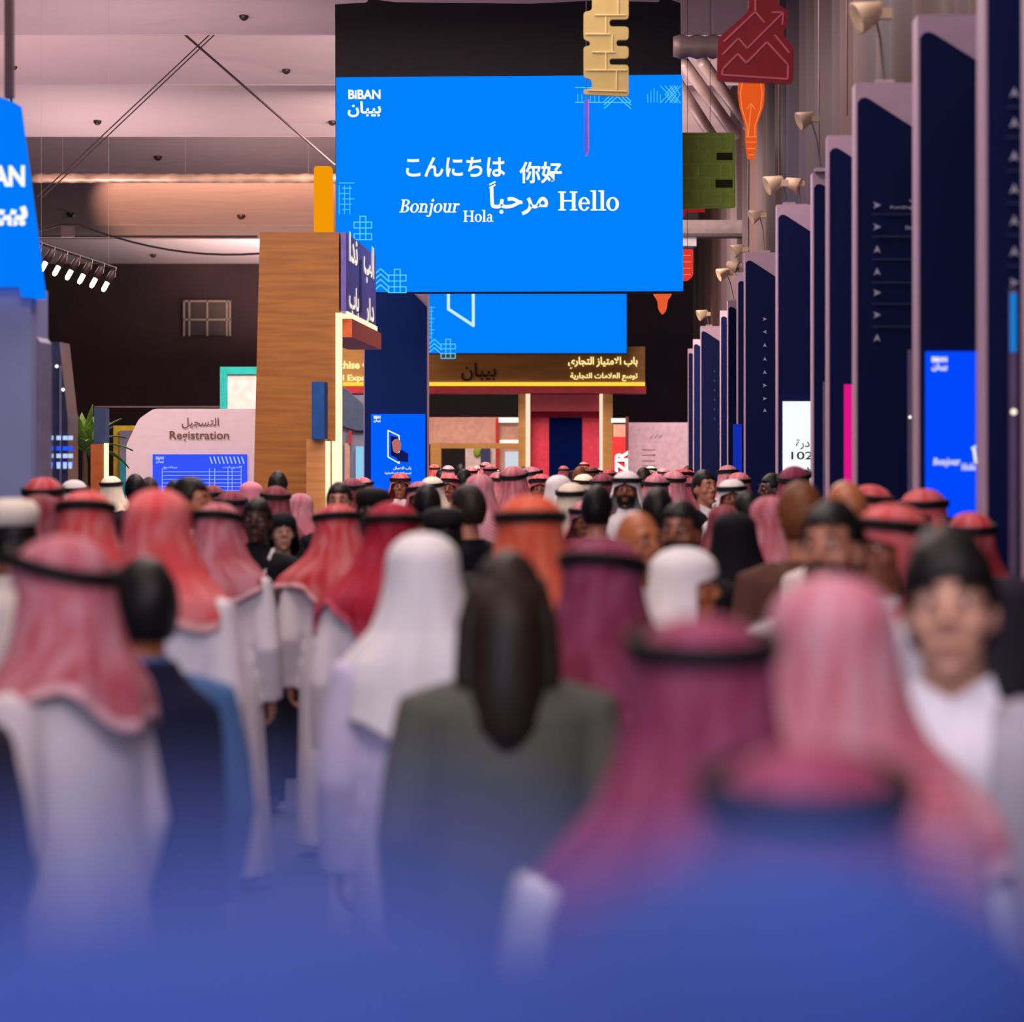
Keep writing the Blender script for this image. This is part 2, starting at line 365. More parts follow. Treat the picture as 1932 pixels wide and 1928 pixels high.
def duct(x0, x1, yc, r, d, label, step=.17, nm='ventilation_duct', m=None):
    a, b = P(x0, yc, d), P(x1, yc, d); R = r/F*d; n = max(4, int((b-a).length/step)); pts = []; rs = []
    for i in range(n+1):
        q = a.lerp(b, i/n); pts.append(q); rs.append(R*(1.0 if i % 2 else .8))
    t = thing(nm, label, 'duct', a)
    part('duct_body', MB().tube(pts, rs, 12), m or M_duct, t, True)
    for u in (.1, .5, .9):
        q = a.lerp(b, u); part('hanger', MB().tube([q+Vector((0, 0, R*.8)), (q.x, q.y, ceil_z(q.y)-.005)], .002, 6), M_steel, t)
    return t
duct(60, 640, 336, 9.5, 66, 'long ribbed silver duct crossing under the left ceiling')
duct(1270, 1420, 88, 24, 42, 'grey ribbed duct right of the black screen housing', .1, m=mat('duct_grey', (128, 108, 108), .5, .3, .2, 2))
# clutter on the right: beam, trusses, pipes
t = thing('steel_beam', 'grey horizontal steel beam right of the big blue screen', 'beam', P(1285, 443, 58))
part('beam_body', MB().rect(1240, 415, 1460, 443, 58, .3), mat('beam_grey', (128, 112, 116), .5, .2), t)
part('bracket', MB().rect(1415, 417, 1442, 441, 57.9, .05), mat('fitting_grey', (120, 108, 112), .5), t)
part('flange', MB().rect(1240, 440, 1460, 446, 57.8, .6), mat('beam_dark', (60, 48, 52), .5), t)
for i, (x0, y0, x1, y1, lb) in enumerate([(1255, 120, 1352, 270, 'first diagonal pale roof strut behind the duct'), (1290, 118, 1388, 255, 'second diagonal pale roof strut, the middle one of three'), (1325, 116, 1412, 238, 'third diagonal pale roof strut, next to the orange bulb sign')]):
    solo('roof_strut', MB().tube([P(x0, y0, 52), P(x1, y1, 54)], .1, 8), M_steel, lb, 'strut', P(x1, y1, 54), 'diagonal roof struts', True)
for x, y1, wpx, d, lb in [(1412, 430, 3, 50, 'thin pale vertical pipe just right of the green brick sign'), (1470, 300, 3.5, 44, 'pale vertical pipe pair member behind the orange bulb sign'), (1545, 250, 3.5, 34, 'tall pale pipe above the third navy totem'), (1598, 160, 4, 31, 'tall pale pipe left of the gooseneck lamp on the second totem'), (1482, 400, 2.5, 44, 'thin grey pipe beside the pale pipe pair')]:
    q = P(x, y1, d); hx = wpx/2/F*d
    X = max(q.x, .3)
    solo('vertical_pipe', MB().tube([(q.x, d, q.z-.3), (q.x, d, ceil_z(d)-.005)], hx, 8), M_steel, lb, 'pipe', q, smooth=True)

# ------------------------------------------------------------------ big hanging screens
M_scr = glow('led_blue', (0, 130, 255)); M_txt = glow('led_white', (255, 255, 255), 1.0); M_pat = glow('led_cyan', (90, 205, 255), 1.0)
M_patd = glow('led_deep', (0, 105, 220), 1.0); M_tan = mat('housing_black', (22, 18, 22), .8)
def pat_hash(mb, x, y, s, d, wpx=1.8, rows=3):
    """lattice block made of little square cells"""
    for i in range(3):
        for j in range(4):
            if (i in (0, 2) and j in (0, 2)): continue
            x0, y0 = x+i*s, y+j*s
            mb.line([(x0, y0), (x0+s, y0), (x0+s, y0+s), (x0, y0+s), (x0, y0)], wpx, d)
def pat_chev(mb, x, y, w_, n, step, d, wpx=2):
    for i in range(n):
        mb.line([(x, y+i*step+w_*.45), (x+w_/2, y+i*step), (x+w_, y+i*step+w_*.45)], wpx, d)
D1 = 44.0
t = thing('hanging_screen', 'big bright blue hanging screen showing Hello in five languages', 'screen', P(960, 552, D1))
part('housing', MB().prism([(632, 8), (690, 5), (700, -2), (745, 4), (1000, 7), (1120, 1), (1240, 4), (1262, -2), (1284, 6), (1289, 552), (634, 552)], D1+.06, .35), M_tan, t)
part('display', MB().prism([(634, 146), (1287, 141), (1289, 549), (634, 551)], D1, .05), M_scr, t)
d = D1-.012
def text_part(nm, g, box, d, m, t): part(nm, fit(MB(), g, box, d), m, t)
text_part('japanese_greeting', glyphs('こんにちは', .022), (766, 296, 953, 334), d, M_txt, t); text_part('chinese_greeting', glyphs('你好', .022), (980, 305, 1060, 346), d, M_txt, t)
tx = MB(); fit(tx, glyphs(arabic('مرحبا'), .022), (924, 352, 1034, 406), d); tx.line([(924, 348), (934, 343)], 3, d); tx.line([(924, 354), (934, 349)], 3, d)
part('arabic_greeting', tx, M_txt, t)
text_part('french_greeting', serif('Bonjour', .22), (753, 375, 868, 409), d, M_txt, t); text_part('spanish_greeting', serif('Hola'), (874, 396, 931, 419), d, M_txt, t); text_part('english_greeting', serif('Hello'), (1053, 359, 1168, 398), d, M_txt, t)
lg = MB(); fit(lg, glyphs('BiBAN', .035), (657, 169, 718, 187), d); fit(lg, glyphs(arabic('بيبان'), .03), (656, 191, 719, 221), d)
part('logo', lg, M_txt, t)
for f in (lambda m: pat_hash(m, 668, 408, 11, d, 2), lambda m: pat_chev(m, 702, 507, 32, 4, 10, d, 2.4), lambda m: pat_hash(m, 733, 508, 11, d, 2)):
    m_ = MB(); f(m_); part('line_pattern', m_, M_pat, t)
pm = MB()
for i in range(6): pm.line([(640+(i % 2)*6, 345+i*10), (668-(i % 3)*5, 345+i*10)], 1.4, d)
for x in (640, 650, 660): pm.line([(x, 350), (x, 404)], 1.2, d)
part('line_pattern', pm, M_pat, t); pm = MB(); pat_chev(pm, 1140, 168, 50, 3, 7, d, 1.8)
pm.line([(1085, 165), (1130, 165), (1130, 193), (1190, 193)], 1.6, d); pm.line([(1085, 193), (1140, 193)], 1.6, d)
for i in range(6): pm.line([(1090+i*8, 178), (1090+i*8, 193)], 1.2, d)
part('line_pattern', pm, M_pat, t); pm = MB()
for i in range(5): pm.line([(1222+i*6, 166+abs(i-2)*6), (1222+i*6, 193)], 1.2, d)
for i in range(4): pm.line([(1246+i*9, 162), (1262+i*7, 178), (1246+i*9, 194)], 1.3, d); pm.line([(1284-i*5, 162), (1270-i*5, 178), (1284-i*5, 194)], 1.3, d)
part('line_pattern', pm, M_pat, t)
for x in (700, 1250):
    part('rigging', MB().tube([P(x, 4, D1+.2), (P(x, 4, D1+.2).x, D1+.2, ceil_z(D1+.2))], .05, 6), M_tan, t)
D2 = 71.0
t = thing('hanging_screen', 'lower blue hanging screen behind the big one, with a white door outline', 'screen', P(990, 667, D2))
part('housing', MB().rect(776, 395, 1184, 668, D2+.05, .3), M_tan, t)
part('display', MB().rect(778, 400, 1182, 666, D2, .05), M_scr, t)
d = D2-.012; pm = MB(); pat_hash(pm, 832, 640, 9, d, 1.6); pat_chev(pm, 806, 640, 27, 3, 8, d, 1.8)
for i in range(9): pm.line([(808, 580+i*7), (820-(i % 3)*3, 580+i*7)], 1.2, d)
pm.line([(806, 575), (806, 660)], 1.4, d); pm.line([(814, 578), (814, 640)], 1.2, d)
part('line_pattern', pm, M_pat, t)
part('door_outline', MB().line([(893, 520), (893, 614), (846, 583), (846, 520), (893, 520)], 5.5, d), glow('led_pale', (200, 240, 255)), t)
for x in (820, 1140): part('rigging', MB().tube([P(x, 396, D2+.2), (P(x, 396, D2+.2).x, D2+.2, ceil_z(D2+.2))], .05, 6), M_tan, t)

# ------------------------------------------------------------------ hanging cut-out signs
def hang(px, py, d): return MB().tube([P(px, py, d), (P(px, py, d).x, d, ceil_z(d))], .004, 5)
def rounded(pts, r):
    out = []; n = len(pts)
    for i in range(n):
        p0, p1, p2 = Vector(pts[i-1]), Vector(pts[i]), Vector(pts[(i+1) % n])
        rr = min(r, (p0-p1).length*.45, (p2-p1).length*.45)
        a = p1+(p0-p1).normalized()*rr; b_ = p1+(p2-p1).normalized()*rr
        for k in range(5):
            t_ = k/4; q = a*(1-t_)**2+p1*2*t_*(1-t_)+b_*t_**2; out.append((q.x, q.y))
    return out
D = 30.0
t = thing('hanging_sign', 'khaki hanging sign cut like a strip of brickwork, before the blue screen', 'sign', P(1143, 182, D))
ol = [(1120, -120), (1186, -120), (1186, 36), (1150, 36), (1150, 50), (1186, 50), (1186, 75), (1163, 75), (1163, 87), (1186, 87), (1186, 110), (1150, 110), (1150, 122), (1186, 122), (1186, 182),
      (1101, 178), (1101, 168), (1117, 168), (1117, 150), (1101, 146), (1101, 88), (1113, 86), (1113, 78), (1101, 74), (1101, 22), (1117, 20), (1117, -20)]
part('sign_board', MB().prism(rounded(ol, 7), D, .06), mat('sign_khaki', (172, 150, 92), .6, var=.04), t)
ln = MB()
for q in ([(1122, 28), (1180, 28)], [(1105, 64), (1150, 64)], [(1118, 98), (1160, 98)], [(1105, 132), (1182, 132)], [(1143, 32), (1143, 62)], [(1155, 66), (1155, 96)], [(1143, 100), (1143, 130)], [(1163, 134), (1163, 168)], [(1166, -6), (1166, 26)], [(1110, 170), (1182, 172)]): ln.line(q, 2, D-.012)
part('brick_lines', ln, mat('sign_cream', (212, 188, 132), .6), t); part('cord', hang(1150, -110, D+.03), M_cable, t)
t = thing('hanging_sign', 'thin violet bookmark shaped pendant in front of the big blue screen', 'sign', P(1106, 295, 31))
part('sign_board', MB().prism([(1102, 188), (1110, 188), (1110, 285), (1106, 296), (1102, 285)], 31, .03), mat('sign_violet', (70, 80, 200), .6), t)
part('edge_line', MB().line([(1110, 188), (1110, 284), (1106, 294)], 1.6, 30.98), mat('sign_rose', (190, 90, 120), .6), t); part('cord', hang(1106, 188, 31.01), M_cable, t)
D = 26.0
t = thing('hanging_sign', 'dark red hanging sign shaped like a house with a rising arrow', 'sign', P(1425, 158, D))
ol = [(1413, -60), (1468, -60), (1468, 10), (1487, 18), (1487, 45), (1476, 62), (1499, 92), (1497, 158), (1352, 153), (1354, 72), (1412, 22)]
part('sign_board', MB().prism(rounded(ol, 11), D, .06), mat('sign_crimson', (134, 3, 28), .55, var=.05), t)
ln = MB()
for q in ([(1425, -40), (1425, 22), (1366, 78)], [(1425, 22), (1442, 42)], [(1364, 102), (1393, 72), (1410, 91), (1477, 24)], [(1457, 23), (1478, 23), (1476, 46)], [(1364, 130), (1392, 101), (1408, 119), (1447, 79), (1487, 122), (1486, 149), (1362, 141), (1364, 130)], [(1462, 66), (1489, 99)]): ln.line(q, 2, D-.012)
part('outline', ln, mat('sign_pink_line', (235, 120, 140), .5), t); part('cord', hang(1440, -50, D+.03), M_cable, t)
D = 33.0
t = thing('hanging_sign', 'orange hanging sign shaped like a light bulb upside down', 'sign', P(1417, 305, D))
ol = [(1398, 100), (1438, 100), (1443, 170), (1441, 200), (1428, 235), (1428, 268), (1424, 300), (1410, 300), (1406, 268), (1406, 235), (1395, 200), (1392, 170)]
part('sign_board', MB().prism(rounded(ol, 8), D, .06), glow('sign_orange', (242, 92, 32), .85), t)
ln = MB()
for q in ([(1402, 150), (1397, 175), (1400, 205), (1410, 238), (1410, 256)], [(1434, 150), (1438, 175), (1435, 205), (1424, 238), (1424, 256)], [(1408, 258), (1427, 258)], [(1409, 268), (1426, 268)], [(1410, 280), (1424, 280)], [(1412, 292), (1422, 292)], [(1417, 200), (1412, 256)], [(1410, 205), (1417, 195), (1424, 205)]): ln.line(q, 1.6, D-.012)
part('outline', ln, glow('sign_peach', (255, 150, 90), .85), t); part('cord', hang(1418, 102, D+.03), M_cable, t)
D = 46.0
t = thing('hanging_sign', 'green hanging sign cut like a block of bricks beside the blue screen', 'sign', P(1340, 396, D))
part('sign_board', MB().prism(rounded([(1262, 250), (1386, 250), (1388, 392), (1262, 395)], 5), D, .06), mat('sign_green', (186, 222, 92), .6, var=.08), t)
ln = MB()
for yy in (258, 284, 309, 335, 360, 386): ln.line([(1290, yy), (1384, yy)], 1.6, D-.012)
for k, yy in enumerate((258, 284, 309, 335, 360)):
    for x in ((1318, 1360, 1380) if k % 2 == 0 else (1300, 1340)): ln.line([(x, yy), (x, yy+26)], 1.6, D-.012)
part('brick_lines', ln, mat('sign_lime', (216, 236, 120), .6), t)
part('dark_brick', MB().rect(1352, 288, 1382, 302, D-.01, .01), mat('sign_dark_green', (44, 56, 20), .7), t); part('dark_brick', MB().rect(1350, 339, 1382, 354, D-.01, .01), MATS['sign_dark_green'], t); part('cord', hang(1340, 252, D+.03), M_cable, t)
D = 47.5
t = thing('hanging_sign', 'red hanging sign of stacked bars showing between screen and green sign', 'sign', P(1292, 405, D))
mb = MB().rect(1268, 310, 1292, 408, D, .05)
for x1, yy in ((1308, 316), (1300, 326), (1312, 372), (1302, 384), (1330, 396)): mb.rect(1268, yy-4, x1, yy+4, D, .05)
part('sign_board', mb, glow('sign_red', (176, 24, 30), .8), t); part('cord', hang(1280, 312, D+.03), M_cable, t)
t = thing('hanging_sign', 'small red tag sign hanging below the steel beam beside the screen', 'sign', P(1296, 528, 47))
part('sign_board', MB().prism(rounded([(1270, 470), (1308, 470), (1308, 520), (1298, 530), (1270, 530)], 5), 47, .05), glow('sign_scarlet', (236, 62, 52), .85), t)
ln = MB()
for yy in (482, 494, 506, 518): ln.line([(1288, yy), (1303, yy)], 1.4, 46.98)
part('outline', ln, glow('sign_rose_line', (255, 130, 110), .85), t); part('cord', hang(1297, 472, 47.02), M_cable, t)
D = 50.0
t = thing('hanging_sign', 'orange bulb shaped sign tip peeping below the big blue screen', 'sign', P(1250, 594, D))
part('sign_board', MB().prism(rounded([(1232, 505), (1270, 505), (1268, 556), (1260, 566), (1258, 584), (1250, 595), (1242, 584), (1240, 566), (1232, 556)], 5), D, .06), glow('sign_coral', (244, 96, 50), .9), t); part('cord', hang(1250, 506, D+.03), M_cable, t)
solo('small_grey_projector', MB().rect(1270, 447, 1314, 464, 58, .3), mat('grey_light', (168, 164, 172), .5), 'small pale grey unit fixed under the steel beam', 'projector', P(1296, 464, 58))

# ------------------------------------------------------------------ right row of navy totems
M_navy = mat('totem_navy', (7, 18, 66), .6, var=.06, scale=2, spec=.1); M_slab = mat('totem_white', (190, 160, 180), .5, var=.04)
M_mark = mat('totem_marks', (176, 178, 200), .5, var=.02); M_rule = mat('totem_rules', (58, 66, 110), .5, var=.02)
M_lampb = mat('lamp_beige', (206, 178, 150), .5); M_chrome = mat('lamp_arm', (170, 150, 148), .3, .8)
ORD = ['nearest', 'second', 'third', 'fourth', 'fifth', 'sixth', 'seventh', 'eighth', 'ninth', 'tenth', 'eleventh', 'twelfth', 'thirteenth', 'fourteenth']
TOT = [  # left px of the front face, distance, label
 (1946, 12.2, 'navy totem cut by the right picture edge, only its pale flank showing'),
 (1857, 13.9, 'navy totem with a column of up arrows at the right edge'),
 (1731, 17.4, 'navy totem carrying the tall bright blue display'),
 (1614, 20.6, 'navy totem with a directory of arrows and rules on its face'),
 (1562, 24.0, 'navy totem with a magenta display edge, left of the arrow directory totem'),
 (1533, 27.2, 'narrow visible navy totem right of the white display'),
 (1466, 30.7, 'navy totem carrying the bright white display numbered 102'),
 (1405, 38.0, 'navy totem with a small column of arrows near its right side'),
 (1391, 42.5, 'slim navy totem left of the one with small arrows, pale top'),
 (1373, 50.0, 'slim far navy totem, second left of the one with small arrows'),
 (1359, 53.5, 'slim far navy totem with a lilac left flank'),
 (1322, 60.0, 'far navy totem with faint tiny arrows and pale slanted top'),
 (1308, 67.0, 'far slim navy totem next to last before the white far panel'),
 (1298, 73.0, 'farthest navy totem at the left end of the right row')]
def chevron(mb, x, y, s, way, d):
    pts = {'u': [(0, -1), (.9, 1), (0, .45), (-.9, 1)], 'r': [(1, 0), (-1, .9), (-.45, 0), (-1, -.9)], 'l': [(-1, 0), (1, -.9), (.45, 0), (1, .9)]}[way]
    a = [(x+p[0]*s, y+p[1]*s) for p in pts]
    mb.prism([a[0], a[1], a[2]], d, .01); mb.prism([a[0], a[2], a[3]], d, .01)
TH = 2.4; TO = []
for i, (lx, d, lb) in enumerate(TOT):
    x0 = (lx-VX)/F*d; wd = min(.66, 2.12-x0); z1 = EYE+TH
    t = thing('totem', lb, 'totem', (x0+wd/2, d+.2, 0), 'navy totems along the right side'); TO.append(t)
    part('slab', MB().box((x0, d, 0), (x0+wd, d+.30, z1)), M_slab, t)
    a = x0+.012; zt = z1-.10; pts = [(a, .0), (x0+wd-.02, 0), (x0+wd-.02, zt-.73*(wd-.15)), (a+.075, zt-.01), (a+.05, zt), (a+.02, zt-.005), (a, zt-.03)]
    n = len(pts); vs = [(x, d-.04, z) for x, z in pts]+[(x, d-.001, z) for x, z in pts]
    part('front_panel', MB().add(vs, [tuple(range(n)), tuple(range(2*n-1, n-1, -1))]+[(k, (k+1) % n, (k+1) % n+n, k+n) for k in range(n)]), M_navy, t)
def arrow(x, y, sz, way, d, m, t):
    mb = MB(); chevron(mb, x, y, sz, way, d); part('arrow', mb, m, t)
d = 20.6-.055
for yy, way in ((387, 'r'), (428, 'r'), (470, 'u'), (512, 'u'), (552, 'r'), (594, 'r'), (637, 'u')): arrow(1655, yy, 7, way, d, M_mark, TO[3])
text_part('lettering', glyphs('Funding Gate', .01), (1680, 388, 1752, 395), d, M_mark, TO[3]); text_part('lettering', glyphs(arabic('باب'), .01), (1716, 372, 1745, 383), d, M_mark, TO[3]); text_part('lettering', glyphs('Startup', .01), (1708, 426, 1752, 435), d, M_mark, TO[3])
for yy in (404, 446, 489, 533, 573, 616): part('rule', MB().rect(1646, yy-.7, 1738, yy+.7, d, .01), M_rule, TO[3])
d = 13.9-.055
for yy in (174, 231, 294, 356, 416, 474):
    arrow(1914, yy, 9.5, 'u', d, M_mark, TO[1]); part('rule', MB().rect(1900, yy+27, 1932, yy+29, d, .01), M_rule, TO[1])
arrow(1914, 533, 9, 'r', d, M_mark, TO[1])
d = 38-.055
for yy, way in ((602, 'r'), (626, 'l'), (651, 'u'), (677, 'u'), (702, 'u'), (727, 'r'), (752, 'r'), (774, 'u')): arrow(1443, yy, 4, way, d, M_mark, TO[7])
d = 60-.055
for yy in (700, 718, 736, 754, 772, 790): arrow(1348, yy, 2.6, 'u', d, M_rule, TO[11])
# displays on the totems
t = TO[2]; d = 17.4-.08
dp = part('display', MB().rect(1747, 663, 1862, 975, d, .04), glow('led_royal', (0, 72, 255)), t)
tx = MB(); fit(tx, glyphs('BiBAN', .035), (1758, 673, 1787, 683), d-.008); fit(tx, glyphs(arabic('بيبان'), .03), (1758, 685, 1787, 700), d-.008); part('logo', tx, M_txt, dp); tx = MB()
fit(tx, serif('Bonjour', .22), (1760, 864, 1812, 881), d-.008); fit(tx, serif('Hola'), (1814, 874, 1841, 887), d-.008); tx.line([(1838, 848), (1841, 872), (1852, 872)], 5, d-.008); tx.line([(1834, 846), (1841, 842)], 3, d-.008)
part('lettering', tx, M_txt, dp)
t = TO[6]; d = 30.7-.08
dp = part('display', MB().rect(1477, 757, 1545, 960, d, .04), glow('led_plain_white', (250, 252, 255)), t)
_m = mat('print_black', (20, 20, 26), .5)
for g_, bx in ((glyphs(arabic('مبادرة'), .01), (1502, 828, 1552, 848)), (glyphs('1027', .01), (1493, 852, 1550, 867)), (glyphs('ب', .01), (1523, 880, 1545, 890))): text_part('lettering', g_, bx, d-.008, _m, dp)
part('display', MB().rect(1593, 725, 1640, 935, 24-.08, .04), glow('led_magenta', (235, 20, 140), .9), TO[4])
part('display', MB().rect(1383, 800, 1400, 905, 42.5-.08, .04), glow('led_dim_blue', (20, 50, 190), .8), TO[8])
# edge-on slim screens standing beside totems
for px, y0, y1, d, wpx, lb in ((1716, 660, 1000, 20.2, 7, 'slim dark post with a bright glint beside the arrow directory totem'), (1556, 720, 930, 26.6, 6, 'slim pale post left of the magenta display edge'), (1911, 545, 1060, 13.6, 13, 'slim edge-on display with a glowing blue top at the right edge')):
    q = P(px, y1, d); t = thing('display_post', lb, 'post', (q.x, d, 0)); hx = wpx/2/F*d; zt = P(px, y0, d).z
    part('post', MB().box((q.x-hx, d-.02, 0), (q.x+hx, d+.02, zt)), mat('post_lilac', (128, 112, 150), .25, .5), t)
    part('edge', MB().box((q.x+hx, d-.02, 0), (q.x+hx*1.7, d+.02, zt)), mat('post_dark', (16, 18, 34), .3), t)
    if px > 1900: part('lit_screen', MB().box((q.x-hx*.95, d-.026, zt-.27), (q.x+hx*.8, d-.02, zt-.02)), glow('led_sky', (20, 130, 225), .9), t)
    if px != 1556:
        zz = P(px, 777 if px > 1900 else 787, d); part('glint_lamp', MB().ell((q.x, d-.03, zz.z), (hx*.7, .008, hx*.7)), glow('glow_white', (255, 245, 220), 2), t)  # glint painted as a small glowing bead on the post
# gooseneck lamps on top of the totems
def gooseneck(px, d, hx, hy, lb, flip=1, sc=1.0):
    """arm from the totem top (px) to a lamp head at pixel hx,hy"""
    b = P(px, 0, d); b.z = EYE+TH; h = P(hx, hy, d); m_ = b.lerp(h, .55)+Vector((.01, 0, .05))
    t = thing('gooseneck_lamp', lb, 'lamp', b, 'gooseneck lamps on the totems')
    part('arm', MB().tube([b+Vector((0, .15, 0)), m_+Vector((.02, .15, 0)), h+Vector((.04, .12, 0))], .010*sc, 6), M_chrome, t)
    part('base', MB().box((b.x-.06, d+.08, b.z), (b.x+.06, d+.22, b.z+.03)), M_chrome, t)
    ax = Vector((-.85*flip, -.2, -.35)).normalized(); s = .11*sc
    part('lamp_head', MB().lathe([(.03*sc, -s*1.0), (.05*sc, -s*.9), (.075*sc, -s*.2), (.11*sc, s*.8), (.10*sc, s*.85), (.02*sc, s*.4)], h+Vector((0, .1, 0)), 14, ax), M_lampb, t, True)
    part('driver_box', MB().box((h.x+.05*sc, d+.06, h.z-.035*sc), (h.x+.15*sc, d+.14, h.z+.035*sc)), M_lampb, t)
gooseneck(1672, 20.6, 1642, 22, 'beige gooseneck lamp at the top right, over the arrow directory totem', sc=1.0)
gooseneck(1552, 27.0, 1522, 222, 'beige gooseneck lamp over the narrow totem right of the white display', sc=.75)
gooseneck(1490, 30.7, 1462, 344, 'beige gooseneck lamp over the white display totem, left one of a pair', sc=.9)
gooseneck(1512, 30.9, 1497, 345, 'beige gooseneck lamp over the white display totem, right one of a pair', -1, sc=.75)
gooseneck(1444, 38.0, 1428, 405, 'beige gooseneck lamp in front of the end of the steel beam', sc=.8)
gooseneck(1418, 38.3, 1393, 470, 'beige gooseneck lamp at the left corner of the small-arrow totem', sc=.8)
gooseneck(1386, 50.0, 1366, 515, 'far beige gooseneck lamp, left of two above the slim totems', sc=1.0)
gooseneck(1396, 42.6, 1383, 500, 'far beige gooseneck lamp, right of two above the slim totems', -1, sc=.8)
gooseneck(1338, 60.0, 1326, 592, 'far beige gooseneck lamp over the totem with tiny faint arrows', sc=1.0)

# ------------------------------------------------------------------ left booth with slanted screen
M_lav = mat('panel_lavender', (150, 158, 205), .35, var=.06, scale=1)
D = 20.0
t = thing('exhibition_booth', 'lavender booth at the left edge under a slanted blue screen', 'booth', P(20, 2492, D))
part('wall_panel', MB().prism([(-400, 540), (58, 540), (58, 2444), (-400, 2444)], D, .6), M_lav, t)
part('edge_panel', MB().prism([(58, 620), (76, 645), (84, 2444), (58, 2444)], D+.2, .4), mat('panel_grey_lilac', (122, 118, 150), .4), t)
dp = part('display', MB().prism([(-400, 100), (0, 183), (24, 192), (37, 290), (72, 560), (40, 560), (36, 540), (-400, 540)], D-.1, .3), glow('led_azure', (0, 122, 250)), t)
d = D-.112; text_part('lettering', glyphs('BiBAN', .045), (-70, 312, 47, 352), d, M_txt, dp)
tx = MB(); fit(tx, glyphs(arabic('بيبان'), .05), (-70, 372, 52, 428), d)
part('lettering', tx, M_txt, dp)
solo('hanging_post', MB().rect(8, -1600, 23, 184, 20.1, .08), mat('post_brown', (86, 66, 70), .6), 'dark brown hanging post above the slanted blue screen', 'post', P(15, 184, 20.1))
t = thing('column_post', 'short beige and brown column below the tip of the slanted blue screen', 'column', P(68, 650, 24))
part('upper_block', MB().rect(54, 562, 78, 594, 24, .2), mat('block_rose', (150, 110, 112), .5), t)
part('shaft', MB().box((P(58, 0, 24).x, 24, 0), (P(72, 0, 24).x, 24.2, P(0, 594, 24).z)), mat('shaft_beige', (186, 150, 150), .5), t)
t = thing('glass_column', 'tall dark glassy column with rows of small blue lights', 'column', (P(100, 0, 27).x, 27, 0))
part('column_body', MB().prism([(66, 645), (112, 645), (128, 790), (134, 2200), (80, 2200)], 27, .5), mat('glass_dark', (58, 62, 92), .15, .2, .3, 3), t)
part('glass_rib', MB().rect(90, 648, 94, 940, 26.97, .03), mat('rib_pale', (128, 128, 160), .2, .5), t); part('glass_rib', MB().rect(112, 690, 116, 940, 26.97, .03), MATS['rib_pale'], t)
lp = MB()
for x, yy in ((80, 649), (93, 688), (107, 691), (119, 735)): lp.ell(P(x, yy, 26.95), (.014, .01, .014), 8, 6)
part('glint_beads', lp, glow('glow_white', (255, 245, 220), 2), t)  # white glints put on the glass as tiny glowing beads
lb_ = MB(); lw = MB()
for x in (95, 110, 122, 132):
    for k, yy in enumerate((826, 846, 860, 875)): (lw if k % 2 == 0 else lb_).rect(x-3.5, yy-4, x+4.5, yy+4, 26.96, .03)
    lw.rect(x-3, 872, x+3, 884, 26.94, .02)
part('blue_lights', lb_, glow('led_indigo', (40, 90, 255), 1.0), t); part('white_lights', lw, glow('led_icy', (190, 215, 255), 1.0), t)

M_steel2 = mat('wire_pale', (190, 160, 160), .5)
# spotlights on a bar
t = thing('lighting_bar', 'thin black lighting bar carrying a row of stage spotlights', 'lighting bar', P(62, 455, 40))
part('bar', MB().tube([P(55, 452, 40), P(218, 506, 43)], .022, 8), mat('bar_black', (50, 38, 42), .5), t)
part('drop_rod', MB().tube([P(78, 458, 40.4), (P(78, 458, 40.4).x, 40.4, ceil_z(40.4)-.01)], .0014, 6), M_steel2, t); part('drop_rod', MB().tube([P(205, 502, 42.7), (P(205, 502, 42.7).x, 42.7, ceil_z(42.7)-.01)], .0014, 6), M_steel2, t)
for k in range(7):
    u = k/6; q = P(72, 460, 40.2).lerp(P(212, 508, 42.8), u); ax = Vector((-.42, -.25, -.87)).normalized(); c = q+Vector((-.02, -.03, -.10))
    s = thing('stage_spotlight', ['first', 'second', 'third', 'fourth', 'fifth', 'sixth', 'last'][k]+' lit spotlight from the left on the bar before the black wall', 'spotlight', q, 'stage spotlights on the bar')
    part('can', MB().lathe([(.02, -.10), (.04, -.09), (.048, .0), (.048, .09), (.03, .09)], c, 12, ax), mat('can_brown', (70, 50, 50), .4), s, True)
    part('lens', MB().tube([c+ax*.06, c+ax*.10, c+ax*.20, c+ax*.23], [.02, .034, .034, .02], 12), glow('lamp_warm', (255, 236, 215), 3), s, True)
    part('yoke', MB().tube([q+Vector((.05, 0, .02)), c+Vector((.06, 0, .0)), c+Vector((.05, 0, -.02))], .007, 5), mat('yoke_silver', (200, 180, 175), .3, .7), s)
sp = bpy.data.lights.new('stage_beam', 'SPOT'); sp.energy = 26000; sp.color = (1, .54, .32); sp.spot_size = radians(34); sp.spot_blend = .35; sp.shadow_soft_size = .1
so = bpy.data.objects.new('stage_beam', sp); C.objects.link(so); so.location = (-11.8, 74, 5.2)
so.rotation_euler = (Vector((-10.6, 87, 8.8))-Vector(so.location)).to_track_quat('-Z', 'Y').to_euler()

